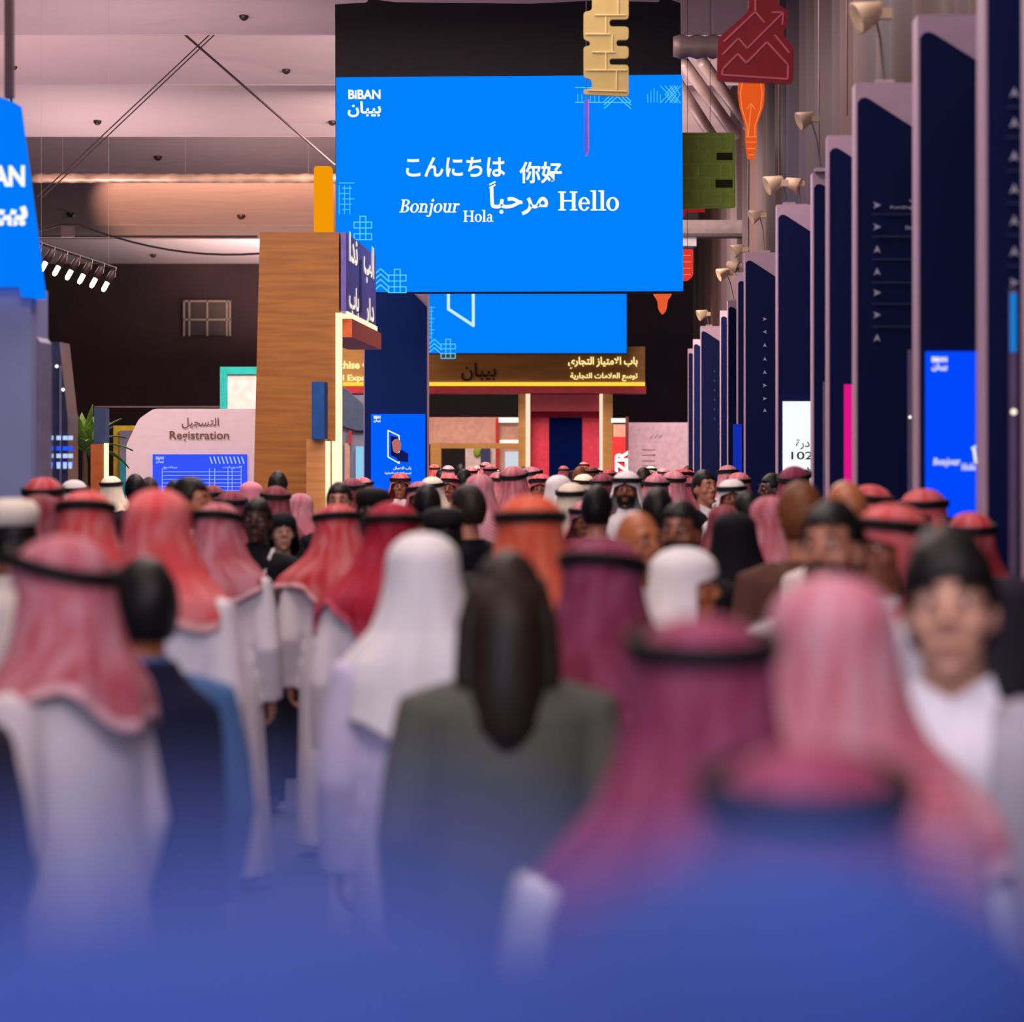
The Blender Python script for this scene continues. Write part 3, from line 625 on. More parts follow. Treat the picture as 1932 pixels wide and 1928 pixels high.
# ------------------------------------------------------------------ wooden tower booth (left middle)
D = 36.0
M_wood = wood('tower_wood', (144, 86, 22), (168, 106, 32)); xl, xr = P(482, 0, D).x, P(636, 0, D).x; ztop = P(0, 438, D).z
t = thing('wooden_tower_booth', 'tall light wood tower with a glowing edge and side sign', 'booth', (xl+.4, D+.5, 0))
part('tower', MB().add([(xl-.06, D, 0), (xr+.03, D, 0), (xr+.03, D+.45, 0), (xl-.06, D+.45, 0), (xl+.05, D, ztop), (xr+.02, D, ztop), (xr+.02, D+.45, ztop), (xl+.05, D+.45, ztop)],
     [(0, 3, 2, 1), (4, 5, 6, 7), (0, 1, 5, 4), (1, 2, 6, 5), (2, 3, 7, 6), (3, 0, 4, 7)]), M_wood, t)
part('light_strip', MB().rect(633, 590, 645, 1150, D-.02, .06), glow('strip_warm', (255, 236, 190), 1.3), t)
xs = xr+.04; zb = P(0, 592, D).z
part('side_sign', MB().box((xs, D+.02, zb), (xs+.06, D+4.4, ztop)), mat('sign_purple', (112, 98, 176), .5), t)
sg = MB(); 
for s_, y0, y1, z0, h in (('ندا', .35, 1.5, .62, .34), ('الب', 2.4, 4.0, .5, .5), ('باب', .35, 1.7, .02, .34), ('دار', 2.7, 4.0, -.02, .36)):
    fit_plane(sg, glyphs(arabic(s_), .03), (xs+.07, D+y0, zb+z0), (0, y1-y0, 0), (0, 0, h))
part('side_lettering', sg, glow('lettering_cream', (255, 240, 222), 1.0), t)
part('divider', MB().box((xs+.06, D+1.85, zb+.1), (xs+.075, D+2.05, ztop-.2)), mat('divider_navy', (48, 52, 110), .5), t)
part('glow_line', MB().box((xs, D+.02, zb-.05), (xs+.08, D+4.4, zb+.03)), glow('strip_warm', (255, 236, 190), 1.3), t)
part('fascia', MB().box((xs-.3, D+.1, zb-.26), (xs+.12, D+4.5, zb-.05)), mat('fascia_orange', (214, 104, 52), .5), t)
part('roof_panel', MB().prism(rounded([(592, 313), (626, 313), (628, 440), (592, 440)], 7), D+.2, .12), glow('panel_amber', (255, 160, 6), .9), t)
t = thing('booth_stand', 'low wooden stand with a blue box sign and light strip before the tower', 'stand', P(605, 2000, 34.0))
part('stand_body', MB().box((P(578, 0, 34.5).x, 34.5, 0), (P(616, 0, 34.5).x, 34.9, P(0, 828, 34.5).z)), wood('stand_wood', (176, 116, 62), (190, 130, 76)), t)
part('box_sign', MB().box((P(588, 0, 34.4).x, 34.4, P(0, 828, 34.4).z), (P(612, 0, 34.4).x, 34.8, P(0, 720, 34.4).z)), mat('box_blue', (20, 74, 140), .5), t)
part('light_strip', MB().rect(614, 832, 622, 1100, 34.45, .1).rect(626, 832, 633, 1100, 34.6, .1), glow('strip_warm', (255, 236, 190), 1.3), t)

# navy totem with portrait screen
D = 48.0
t = thing('totem', 'tall navy totem in the middle with a blue screen showing a man', 'totem', (P(746, 0, D).x, D+.2, 0))
part('slab', MB().box((P(686, 0, D).x, D, 0), (P(806, 0, D).x, D+.5, P(0, 553, D).z)), M_slab, t)
part('front_panel', MB().prism([(688, 553), (780, 553), (804, 578), (806, 1100), (688, 1100)], D-.05, .045), mat('totem_navy_mid', (16, 44, 112), .6, var=.05, spec=.1), t)
dp = part('display', MB().rect(700, 781, 802, 1000, D-.1, .04), glow('led_cobalt', (0, 96, 255)), t)
tx = MB(); d = D-.11
fit(tx, glyphs('BiBAN', .04), (705, 784, 718, 790), d); fit(tx, glyphs(arabic('بيبان'), .04), (705, 790, 718, 797), d)
fit(tx, glyphs(arabic('باب الاعمال'.replace('أ', 'ا')), .02), (742, 880, 776, 887), d); fit(tx, glyphs(arabic('توسع العلامات التجارية'), .02), (726, 890, 776, 896), d)
tx.line([(732, 812), (732, 862), (753, 874), (753, 822), (732, 812)], 2.2, d)
part('lettering', tx, M_txt, dp)
pic = MB().prism([(737, 822), (752, 826), (752, 866), (737, 858)], d, .01)
part('door_shade', pic, glow('led_navy', (10, 24, 90), .6), dp)
part('portrait', MB().prism([(739, 834), (745, 828), (752, 828), (757, 836), (756, 848), (750, 856), (742, 852)], d-.005, .01), glow('led_skin', (196, 120, 120), .8), dp)
part('portrait_clothes', MB().prism([(742, 854), (750, 858), (757, 848), (770, 856), (770, 872), (752, 870)], d-.006, .01), glow('led_suit', (24, 36, 110), .6), dp)
t = thing('arched_stall', 'grey stall with a dark arch and lit display case behind the light strip', 'booth', (P(668, 0, 56).x, 56.4, 0))
part('back_panel', MB().rect(640, 745, 690, 1100, 56, .3), mat('stall_grey', (92, 92, 112), .5), t)
part('arch_head', MB().prism([(640, 726), (655, 735), (690, 768), (690, 812), (672, 812), (652, 806), (640, 800)], 55.9, .08), mat('stall_dark', (52, 62, 84), .4), t)
part('lit_case', MB().rect(671, 842, 687, 1000, 55.9, .08), glow('case_cyan', (150, 215, 250), .9), t)
part('door_jamb', MB().rect(650, 836, 660, 1000, 55.9, .06), mat('jamb_brown', (150, 116, 108), .5), t)
part('red_plate', MB().rect(658, 812, 663, 838, 55.88, .03), glow('plate_red', (220, 60, 60), .8), t)

# ------------------------------------------------------------------ registration corner
D = 50.0
M_rw = mat('registration_white', (226, 202, 206), .5, var=.03)
t = thing('registration_desk', 'white registration wall with one cut corner and a blue timetable screen', 'booth', (P(360, 0, D).x, D+.2, 0))
part('wall_panel', MB().prism(rounded([(238, 840), (262, 790), (290, 771), (500, 771), (500, 1090), (238, 1090)], 8), D, .3), M_rw, t)
d = D-.02; _m = mat('lettering_bronze', (120, 84, 70), .4, .3)
text_part('arabic_lettering', glyphs(arabic('التسجيل'), .012), (343, 788, 413, 808), d, _m, t); text_part('latin_lettering', glyphs('Registration', .014), (320, 813, 432, 833), d, _m, t)
sc_ = part('display', MB().rect(288, 857, 466, 960, D-.03, .03), glow('led_periwinkle', (52, 84, 250)), t)
tx = MB(); d = D-.04
fit(tx, glyphs('BiBAN', .03), (294, 861, 309, 867), d); fit(tx, glyphs(arabic('بيبان'), .03), (294, 867, 309, 874), d)
for k in range(9): tx.line([(396+k*7.5, 862), (400+k*7.5, 874)], 2, d)
for yy in range(890, 950, 7): tx.line([(306, yy), (455, yy)], .8, d)
for x in (306, 395, 405, 430, 438, 455): tx.line([(x, 884), (x, 946)], .8, d)
fit(tx, glyphs(arabic('برنامج'.replace('ج', 'ج')), .02), (308, 879, 334, 885), d); fit(tx, glyphs(arabic('الدورات'), .02), (420, 879, 456, 884), d)
part('timetable', tx, glow('led_soft_white', (190, 205, 255), 1.0), sc_)
D = 56.0
t = thing('teal_booth', 'teal framed white booth corner behind the registration wall', 'booth', (P(450, 0, D).x, D+.2, 0))
part('frame', MB().rect(429, 692, 520, 706, D, .3).rect(415, 692, 429, 1080, D, .3), mat('frame_teal', (30, 168, 160), .5), t)
part('panel', MB().rect(429, 706, 520, 1080, D+.05, .2), mat('panel_offwhite', (214, 204, 200), .5), t)
solo('ceiling_rail', MB().rect(178, 766, 420, 769, 62, .1), mat('rail_grey', (100, 88, 90), .5), 'thin grey rail in front of the black wall above the registration wall', 'rail', (P(178, 769, 62)))
t = thing('yellow_booth', 'olive yellow booth panel left of the registration wall', 'booth', (P(230, 0, 64).x, 64.2, 0))
part('yellow_panel', MB().rect(214, 803, 262, 1050, 64, .2), mat('panel_olive', (176, 148, 30), .5), t)
part('grey_panel', MB().rect(226, 812, 262, 1050, 63.9, .1), mat('panel_mauve', (110, 100, 128), .5), t)
part('teal_base', MB().rect(226, 868, 262, 1050, 63.85, .1), mat('base_teal', (24, 120, 140), .5), t)
D = 40.0
t = thing('booth_stand', 'small navy and orange stand with a light strip left of the registration wall', 'stand', (P(188, 0, D).x, D+.1, 0))
part('stand_body', MB().box((P(171, 0, D).x, D, 0), (P(196, 0, D).x, D+.3, P(0, 838, D).z)), mat('stand_orange', (188, 98, 44), .5), t)
part('box_sign', MB().box((P(177, 0, D).x, D, P(0, 838, D).z), (P(199, 0, D).x, D+.3, P(0, 770, D).z)), mat('box_slate', (58, 76, 112), .5), t)
part('light_strip', MB().rect(196, 836, 203, 1100, D-.02, .1), glow('strip_warm', (255, 236, 190), 1.3), t)
# palm
D = 46.0; q = P(158, 0, D)
t = thing('potted_palm', 'green palm plant behind the glassy column at the left', 'plant', (q.x, D, 0))
part('pot', MB().lathe([(.14, 0), (.2, .45), (.21, .5), (.16, .5)], (q.x, D, 0), 16), mat('pot_dark', (50, 44, 46), .5), t)
part('stem', MB().tube([(q.x, D, .45), (q.x+.02, D, 1.8), (q.x, D, 2.05)], [.05, .04, .03], 8), mat('palm_stem', (90, 74, 48), .8), t)
lf = MB(); random.seed(3)
for k in range(26):
    az = k*2.4; el = random.uniform(.25, 1.35); L = random.uniform(.6, 1.0); base = Vector((q.x, D, 2.0)); pts = []
    for i in range(9):
        u = i/8; pts.append(base+Vector((cos(az)*cos(el)*L*u, sin(az)*cos(el)*L*u, sin(el)*L*u-.55*u*u*L*cos(el))))
    side = Vector((-sin(az), cos(az), 0)); vs = []; fs = []
    for i, p_ in enumerate(pts):
        w_ = .075*sin(pi*(.12+.88*i/8)); vs += [p_-side*w_, p_+Vector((0, 0, -.02)), p_+side*w_]
    for i in range(8): fs += [(3*i, 3*i+1, 3*i+4, 3*i+3), (3*i+1, 3*i+2, 3*i+5, 3*i+4)]
    lf.add(vs, fs)
o = part('fronds', lf, mat('palm_green', (98, 132, 40), .5, var=.35, scale=3), t, True)
m = o.modifiers.new('thickness', 'SOLIDIFY'); m.thickness = .004

# ------------------------------------------------------------------ franchise gateway at the end
D = 75.0
M_gw = wood('gateway_wood', (170, 116, 34), (188, 130, 42), (1, 1, 6))
t = thing('gateway_booth', 'wooden gateway at the end with a lit yellow edged sign and crimson niche', 'booth', (P(960, 0, D).x, D+.4, 0))
part('sign_beam', MB().rect(600, 654, 1217, 722, D, 1.2), M_gw, t)
part('glow_line', MB().rect(600, 721, 1217, 728, D-.03, .2), glow('strip_yellow', (255, 205, 60), 1.2), t)
part('red_fascia', MB().rect(600, 728, 1219, 742, D-.06, 1.3), mat('fascia_red', (196, 44, 58), .5), t)
d = D-.03; _m = glow('lettering_yellow', (255, 238, 160), 1.2)
for g_, bx in ((glyphs(arabic('باب الامتياز التجاري'), .025), (1072, 673, 1203, 696)), (glyphs(arabic('توسع العلامات التجارية'), .022), (1076, 703, 1203, 719)), (glyphs('Franchise Gate', .03), (606, 681, 722, 696)), (glyphs('Brand Expansion', .03), (606, 707, 730, 722))):
    text_part('lit_lettering', g_, bx, d, _m, t)
fit_ = MB(); fit(fit_, glyphs(arabic('بيبان'), .02), (870, 684, 936, 719), d); part('dark_lettering', fit_, mat('lettering_brown', (60, 30, 14), .5), t)
for x0, x1 in ((978, 1001), (1135, 1156), (812, 832)): part('post', MB().box((P(x0, 0, D).x, D, 0), (P(x1, 0, D).x, D+.5, P(0, 742 if x0 > 900 else 836, D).z)), M_gw, t)
part('light_strip', MB().rect(992, 743, 1000, 1010, D-.04, .05), glow('strip_peach', (255, 214, 190), 1.2), t); part('light_strip', MB().rect(1131, 743, 1137, 1010, D-.04, .05), glow('strip_peach', (255, 214, 190), 1.2), t)
part('niche_back', MB().rect(1000, 742, 1136, 1012, D+1.0, .1), mat('niche_red', (238, 50, 86), .5), t)
part('niche_lintel', MB().rect(1000, 742, 1136, 776, D+.1, .3), mat('niche_dark_red', (150, 26, 54), .5), t)
part('door_panel', MB().rect(1036, 788, 1098, 1012, D+.9, .08), mat('door_navy', (5, 20, 76), .8, spec=.02), t)
part('cross_lintel', MB().rect(832, 836, 980, 846, D+.05, .3), M_gw, t)
t = thing('side_booth', 'peach walled stall with light bars seen through the gateway left opening', 'booth', (P(880, 0, 80).x, 80.3, 0))
part('dark_header', MB().rect(800, 742, 985, 788, 80.5, .2), mat('header_black', (34, 26, 30), .9), t)
part('peach_wall', MB().rect(806, 787, 936, 838, 80, .2), mat('wall_peach', (236, 176, 156), .6), t)
part('rear_wall', MB().rect(930, 787, 990, 1010, 80.1, .2), mat('wall_tan', (200, 150, 130), .6), t)
part('red_upright', MB().rect(935, 790, 941, 1000, 79.9, .15), mat('upright_red', (210, 50, 36), .5), t)
lbm = MB().rect(941, 788, 980, 797, 79.85, .1).rect(943, 830, 979, 837, 79.85, .1)
part('light_bar', lbm, glow('bar_white', (255, 240, 225), 1.4), t)
part('dark_opening', MB().rect(835, 846, 878, 1010, 80.2, .1), mat('opening_dark', (38, 30, 36), .9), t)
part('white_panel', MB().rect(878, 846, 935, 1010, 80.0, .1), mat('panel_white_pink', (240, 214, 208), .5), t)
part('white_case', MB().rect(953, 852, 978, 1010, 79.9, .1), glow('case_white', (228, 238, 248), .8), t)
part('green_spot', MB().ell(P(900, 852, 79.9), (.09, .05, .12)), mat('spot_green', (150, 190, 40), .6), t)
part('poster', MB().rect(907, 846, 925, 892, 79.88, .05), mat('poster_navy', (60, 64, 110), .5), t)
t = thing('kiosk', 'red kiosk with white sideways letters right of the gateway', 'kiosk', (P(1170, 0, 72).x, 72.2, 0))
part('kiosk_body', MB().rect(1155, 824, 1184, 1018.3, 72, .4), mat('kiosk_red', (206, 30, 34), .5), t)
part('upper_panel', MB().rect(1157, 800, 1184, 826, 72.1, .3), mat('wall_tan', (200, 150, 130), .6), t)
part('light_bar', MB().rect(1153, 789, 1180, 797, 72.0, .2), glow('bar_white', (255, 240, 225), 1.4), t)
part('dark_edge', MB().rect(1180, 786, 1186, 850, 71.95, .2), mat('edge_maroon', (96, 20, 30), .5), t)
kl = MB(); vs, fs = glyphs('ZR', .05); fit(kl, ([(-v[1], v[0]) for v in vs], fs), (1160, 850, 1185, 894), 71.9)
part('white_letters', kl, glow('letters_white', (255, 255, 255), 1.1), t)
t = thing('white_panel_wall', 'pale pink white panel with faint arrow lines at the far right end', 'panel', (P(1238, 0, 78).x, 78.1, 0))
part('panel', MB().rect(1184, 797, 1325, 1010, 78, .2), mat('panel_pale', (226, 190, 200), .5), t)
ln = MB()
for yy in (848, 858, 869, 878): ln.line([(1212, yy), (1236, yy)], 1.2, 77.98)
for x in (1230, 1238, 1246): ln.line([(x-3, 826), (x+3, 820)], 1.2, 77.98)
chevron(ln, 1234, 858, 3, 'r', 77.98); part('faint_lines', ln, mat('lines_rose', (176, 140, 156), .6), t)

# ------------------------------------------------------------------ people
def bake(name, mb, voxel=None, smooth_iter=4, mods=()):
    """voxel-merge overlapping volumes into one continuous surface"""
    me = mb.mesh(name, (0, 0, 0), True); o = bpy.data.objects.new(name, me); C.objects.link(o)
    if voxel:
        m = o.modifiers.new('r', 'REMESH'); m.mode = 'VOXEL'; m.voxel_size = voxel; m.use_smooth_shade = True
        if smooth_iter: s = o.modifiers.new('s', 'SMOOTH'); s.factor = .5; s.iterations = smooth_iter
    for f in mods: f(o)
    dg = bpy.context.evaluated_depsgraph_get(); out = bpy.data.meshes.new_from_object(o.evaluated_get(dg)); out.name = name
    bpy.data.objects.remove(o); bpy.data.meshes.remove(me)
    out.polygons.foreach_set('use_smooth', [True]*len(out.polygons))
    return out
ARM = {'down': ((.195, 0, 1.385), (.245, -.03, 1.11), (.235, .05, .87)),
       'hold': ((.195, 0, 1.385), (.235, -.02, 1.12), (.10, .23, 1.17))}
def arm_pts(pose, side, hold_side=1):
    a = ARM['hold'] if pose == 'hold' and side == hold_side else ARM['down']
    return [Vector((p[0]*side, p[1], p[2])) for p in a]
def hand(mb, wr, dirv, side, curl):
    """palm, four fingers of unequal length and a thumb from the side of the palm"""
    d = dirv.normalized(); inw = Vector((-side, 0, 0)); inw = (inw-d*inw.dot(d)).normalized(); fw = d.cross(inw)*(1 if side < 0 else -1)
    if fw.y < 0 and abs(d.z) > .5: fw = -fw
    pc = wr+d*.055
    for k in range(4): mb.tube([wr+d*.01+fw*(.006*(1.5-k)), wr+d*.085+fw*(.017*(1.5-k))], [.017, .012], 8)
    for k, L in enumerate((.066, .076, .072, .056)):
        b = wr+d*.085+fw*(.019*(1.5-k)); m1 = b+d*L*.45+inw*curl*.012; m2 = m1+d*L*.32+inw*curl*.024; m3 = m2+d*L*.22+inw*curl*.03
        mb.tube([b-d*.02, b, m1, m2, m3], [.010, .0095, .009, .0085, .007], 8)
    tb = wr+d*.03+fw*.026; mb.tube([wr+d*.02+fw*.012, tb, tb+d*.03+fw*.02+inw*.010, tb+d*.055+fw*.018+inw*.022], [.013, .0125, .011, .009], 8)
def body_mesh(pose):
    mb = MB()
    mb.ell((0, -.012, 1.645), (.077, .097, .115), 24, 18); mb.ell((0, .028, 1.575), (.058, .066, .062), 18, 12); mb.ell((0, .072, 1.533), (.026, .024, .022), 12, 8)
    mb.ell((0, .060, 1.655), (.058, .034, .045), 16, 10)
    mb.tube([(0, .085, 1.668), (0, .103, 1.632), (0, .112, 1.612)], [.008, .012, .015], 10); mb.ell((.012, .098, 1.608), (.010, .012, .008), 8, 6); mb.ell((-.012, .098, 1.608), (.010, .012, .008), 8, 6)
    mb.ell((0, .090, 1.574), (.024, .010, .007), 12, 6); mb.ell((0, .088, 1.562), (.020, .010, .008), 12, 6)
    for s in (-1, 1):
        mb.ell((.028*s, .080, 1.672), (.022, .012, .007), 10, 6); mb.ell((.046*s, .058, 1.612), (.022, .026, .026), 10, 8)
        mb.ell((.080*s, -.012, 1.622), (.011, .022, .034), 10, 8)
    mb.tube([(0, -.02, 1.40), (0, -.012, 1.50), (0, -.005, 1.58)], [.066, .056, .056], 16)
    mb.tube([(-.175, 0, 1.378), (-.08, -.005, 1.400), (0, -.01, 1.42), (.08, -.005, 1.400), (.175, 0, 1.378)], [.052, .055, .055, .055, .052], 14)
    mb.ell((0, 0, 1.27), (.172, .112, .19), 20, 14); mb.ell((0, .01, 1.08), (.150, .110, .17), 18, 12); mb.ell((0, -.005, .93), (.165, .118, .13), 18, 12)
    for s in (-1, 1):
        sh, el, wr = arm_pts(pose, s); mb.tube([sh, sh.lerp(el, .5), el, el.lerp(wr, .4), wr], [.055, .047, .039, .037, .026], 12)
        hand(mb, wr-(wr-el).normalized()*.01, wr-el, s, 1.0 if pose == 'down' else 1.6)
        mb.tube([(.09*s, 0, .92), (.095*s, .01, .70), (.10*s, .015, .49), (.10*s, -.01, .33), (.10*s, -.02, .09)], [.088, .076, .056, .056, .036], 14)
        mb.tube([(.10*s, -.05, .045), (.102*s, .05, .05), (.108*s, .15, .03)], [.036, .038, .026], 12)
    return bake('body_'+pose, mb, .0085, 3)
CACHE = {}
def cached(key, f):
    if key not in CACHE: CACHE[key] = f()
    return CACHE[key]
def loft(mb, rows, n=40, fold=0.0, seed=0):
    """rows: (z, rx, ry, cy); closed"""
    vs = []; fs = []; rnd = random.Random(seed); ph = [rnd.uniform(0, 6.3) for _ in range(4)]
    z0, z1 = rows[0][0], rows[-1][0]
    for z, rx, ry, cy in rows:
        k = fold*max(0, 1-(z-z0)/(1.25-z0)) if fold else 0
        for i in range(n):
            a = 2*pi*i/n; f = 1+k*(sin(5*a+ph[0])+.7*sin(8*a+ph[1])+.4*sin(13*a+ph[2]))
            sx = abs(cos(a))**.85*(1 if cos(a) > 0 else -1); sy = abs(sin(a))**.85*(1 if sin(a) > 0 else -1)
            vs.append((rx*f*sx, cy+ry*f*sy, z))
    m = len(rows)
    for j in range(m-1):
        for i in range(n): fs.append((j*n+i, j*n+(i+1) % n, (j+1)*n+(i+1) % n, (j+1)*n+i))
    fs += [tuple(range(n-1, -1, -1)), tuple((m-1)*n+i for i in range(n))]
    mb.add(vs, fs)
def sleeves(mb, pose, r0, r1, r2, cut=1.0):
    for s in (-1, 1):
        sh, el, wr = arm_pts(pose, s); e = el.lerp(wr, cut); top = Vector((.10*s, -.005, 1.405))
        mb.tube([top, sh, sh.lerp(el, .5), el, el.lerp(e, .5), e], [r0*.95, r0, r0*.97, r1, (r1+r2)/2, r2], 14)
def top_rows(w=1.0, dz=1.0):
    return [(1.26, .195*w, .140*dz, 0), (1.34, .200*w, .134*dz, 0), (1.395, .200*w, .124*dz, -.004), (1.435, .150*w, .104*dz, -.008), (1.455, .090, .082, -.010), (1.47, .074, .074, -.010)]
def cloth_mesh(kind, pose, seed):
    mb = MB()
    if kind == 'thobe':
        loft(mb, [(.06, .235, .20, 0), (.3, .225, .19, 0), (.6, .21, .175, 0), (.9, .20, .155, 0), (1.1, .188, .145, .003)]+top_rows()+[(1.50, .069, .069, -.008), (1.508, .066, .066, -.008)], 48, .022, seed); sleeves(mb, pose, .074, .066, .058)
    elif kind == 'abaya':
        loft(mb, [(.03, .30, .25, 0), (.3, .28, .23, 0), (.6, .26, .205, 0), (.9, .235, .18, 0), (1.1, .215, .16, .003)]+top_rows(1.03, 1.08), 48, .03, seed); sleeves(mb, pose, .082, .088, .10)
    elif kind in ('jacket', 'coat'):
        lo = .80 if kind == 'jacket' else .50
        loft(mb, [(lo, .205, .155, 0), (lo+.12, .200, .152, 0), (.98, .190, .148, .002), (1.12, .190, .146, .003)]+top_rows(1.05, 1.08)[:5]+[(1.472, .083, .083, -.016)], 40, .010, seed); sleeves(mb, pose, .076, .064, .052)
    elif kind == 'vest':
        loft(mb, [(.78, .215, .170, -.01), (.9, .212, .172, -.012), (1.05, .206, .170, -.014), (1.2, .208, .166, -.012), (1.30, .206, .158, -.012), (1.37, .196, .144, -.012), (1.41, .165, .124, -.012), (1.44, .125, .106, -.012), (1.475, .090, .090, -.014), (1.50, .084, .084, -.014)], 40, .012, seed)
    elif kind == 'shirt':
        loft(mb, [(.84, .180, .138, 0), (1.0, .178, .138, .002), (1.12, .18, .138, .003)]+top_rows(.97, .98)+[(1.50, .070, .070, -.008), (1.515, .068, .068, -.008)], 40, .008, seed); sleeves(mb, pose, .070, .056, .046)
    elif kind == 'trousers':
        loft(mb, [(.84, .178, .132, 0), (.92, .180, .134, -.004), (1.0, .165, .125, 0)], 32)
        for s in (-1, 1): mb.tube([(.088*s, 0, .90), (.096*s, .008, .68), (.10*s, .012, .48), (.10*s, -.01, .28), (.10*s, -.015, .05)], [.098, .090, .074, .068, .066], 16)
    return bake(kind, mb, .013, 5)
def smoothstep(a, b, x):
    t = max(0, min(1, (x-a)/(b-a))); return t*t*(3-2*t)
PROF = [(1.70, .101, .120), (1.66, .105, .123), (1.62, .112, .126), (1.57, .128, .132), (1.52, .152, .142), (1.47, .196, .160), (1.43, .232, .172), (1.38, .252, .180), (1.25, .262, .188), (1.10, .266, .198), (.80, .276, .210)]
def prof(z):
    if z >= PROF[0][0]: return PROF[0][1:]
    for (z0, a0, b0), (z1, a1, b1) in zip(PROF, PROF[1:]):
        if z1 <= z <= z0:
            t = (z0-z)/(z0-z1); return a0+(a1-a0)*t, b0+(b1-b0)*t
    return PROF[-1][1:]
STYLES = {  # back hem, side hem, front hem, opening at face, opening at chest, flare, fold, skew
 'full': (1.20, 1.33, 1.20, 56, 34, 1.0, 1.1, .03), 'long': (1.06, 1.24, 1.12, 56, 30, 1.06, 1.4, .08), 'short': (1.35, 1.40, 1.29, 60, 40, .98, 1.0, -.05),
 'swept': (1.16, 1.26, 1.26, 62, 60, 1.12, 1.4, -.16), 'hijab': (1.18, 1.26, 1.24, 50, 0, .90, .35, 0), 'shawl': (1.00, 1.10, 1.02, 46, 4, 1.04, .8, 0)}
def headcloth_mesh(style, seed):
    bk, sd, fr, op, opc, fl, fo, sk = STYLES[style]; rnd = random.Random(seed*13+5); ph = [rnd.uniform(0, 6.3) for _ in range(6)]
    N = 80; K = 8; M = 40; vs = []; uvs = []; hood = style in ('hijab', 'shawl')
    for i in range(K):
        a = (i+.02)/K*pi/2
        for j in range(N+1):
            f = -pi+2*pi*j/N; b = 1+.012*sin(3*f+ph[0])*sin(a)
            vs.append((.101*sin(a)*sin(f)*b, -.012-.120*sin(a)*cos(f)*b, 1.70+(.072 if hood else .082)*cos(a)*(1+.05*sin(2*f+ph[1])*sin(a)))); uvs.append((j/N, i/K*.12))
    for i in range(M+1):
        t = i/M
        for j in range(N+1):
            f = -pi+2*pi*j/N; c = cos(f)
            hem = sd+(bk-sd)*max(0, c)**1.3+(fr-sd)*max(0, -c)**1.2+sk*sin(f)*.8+.02*sin(4*f+ph[2])
            z = 1.70+(hem-1.70)*t
            k1 = smoothstep(1.695, 1.655, z); k2 = smoothstep(1.54, 1.42, z)
            o = radians((op*(1-k2)+opc*k2)*k1); g = f*(1-o/pi)
            rx, ry = prof(z); wv = smoothstep(1.68, 1.35, z)
            rr = 1+fo*wv*(.035*sin(5*f+ph[3])+.028*sin(8*f+ph[4])+.016*sin(13*f+ph[5])); flr = 1+(fl-1)*wv
            x = rx*sin(g)*rr*flr; y = -.012-ry*cos(g)*rr*flr
            if hood and z < 1.60: y -= .02*max(0, -cos(g))*smoothstep(1.6, 1.52, z)
            vs.append((x+.02*fo*wv*sin(2.2*z*3+ph[1])*.5, y, z)); uvs.append((j/N, .12+.88*t))
    fs = []; R = K+M+1
    for i in range(R-1):
        for j in range(N): fs.append((i*(N+1)+j, i*(N+1)+j+1, (i+1)*(N+1)+j+1, (i+1)*(N+1)+j))
    me = bpy.data.meshes.new('headcloth'); me.from_pydata(vs, [], fs); ul = me.uv_layers.new(name='UVMap')
    for lp in me.loops: ul.data[lp.index].uv = uvs[lp.vertex_index]
    o = bpy.data.objects.new('t', me); C.objects.link(o); m = o.modifiers.new('s', 'SOLIDIFY'); m.thickness = .005; m.offset = 1
    dg = bpy.context.evaluated_depsgraph_get(); out = bpy.data.meshes.new_from_object(o.evaluated_get(dg)); bpy.data.objects.remove(o); bpy.data.meshes.remove(me)
    out.polygons.foreach_set('use_smooth', [True]*len(out.polygons)); return out
def agal_mesh(tilt, high=0):
    mb = MB(); q = (1.0, .93, .82)[high]; up = (0, .028, .052)[high]
    for h in (0, .017):
        mb.tube([(q*.107*cos(a), -.012+q*.126*sin(a), 1.698+up+h+tilt*sin(a)+.006) for a in [2*pi*i/40 for i in range(40)]], .0100, 8, True)
    return mb.mesh('agal', (0, 0, 0), True)
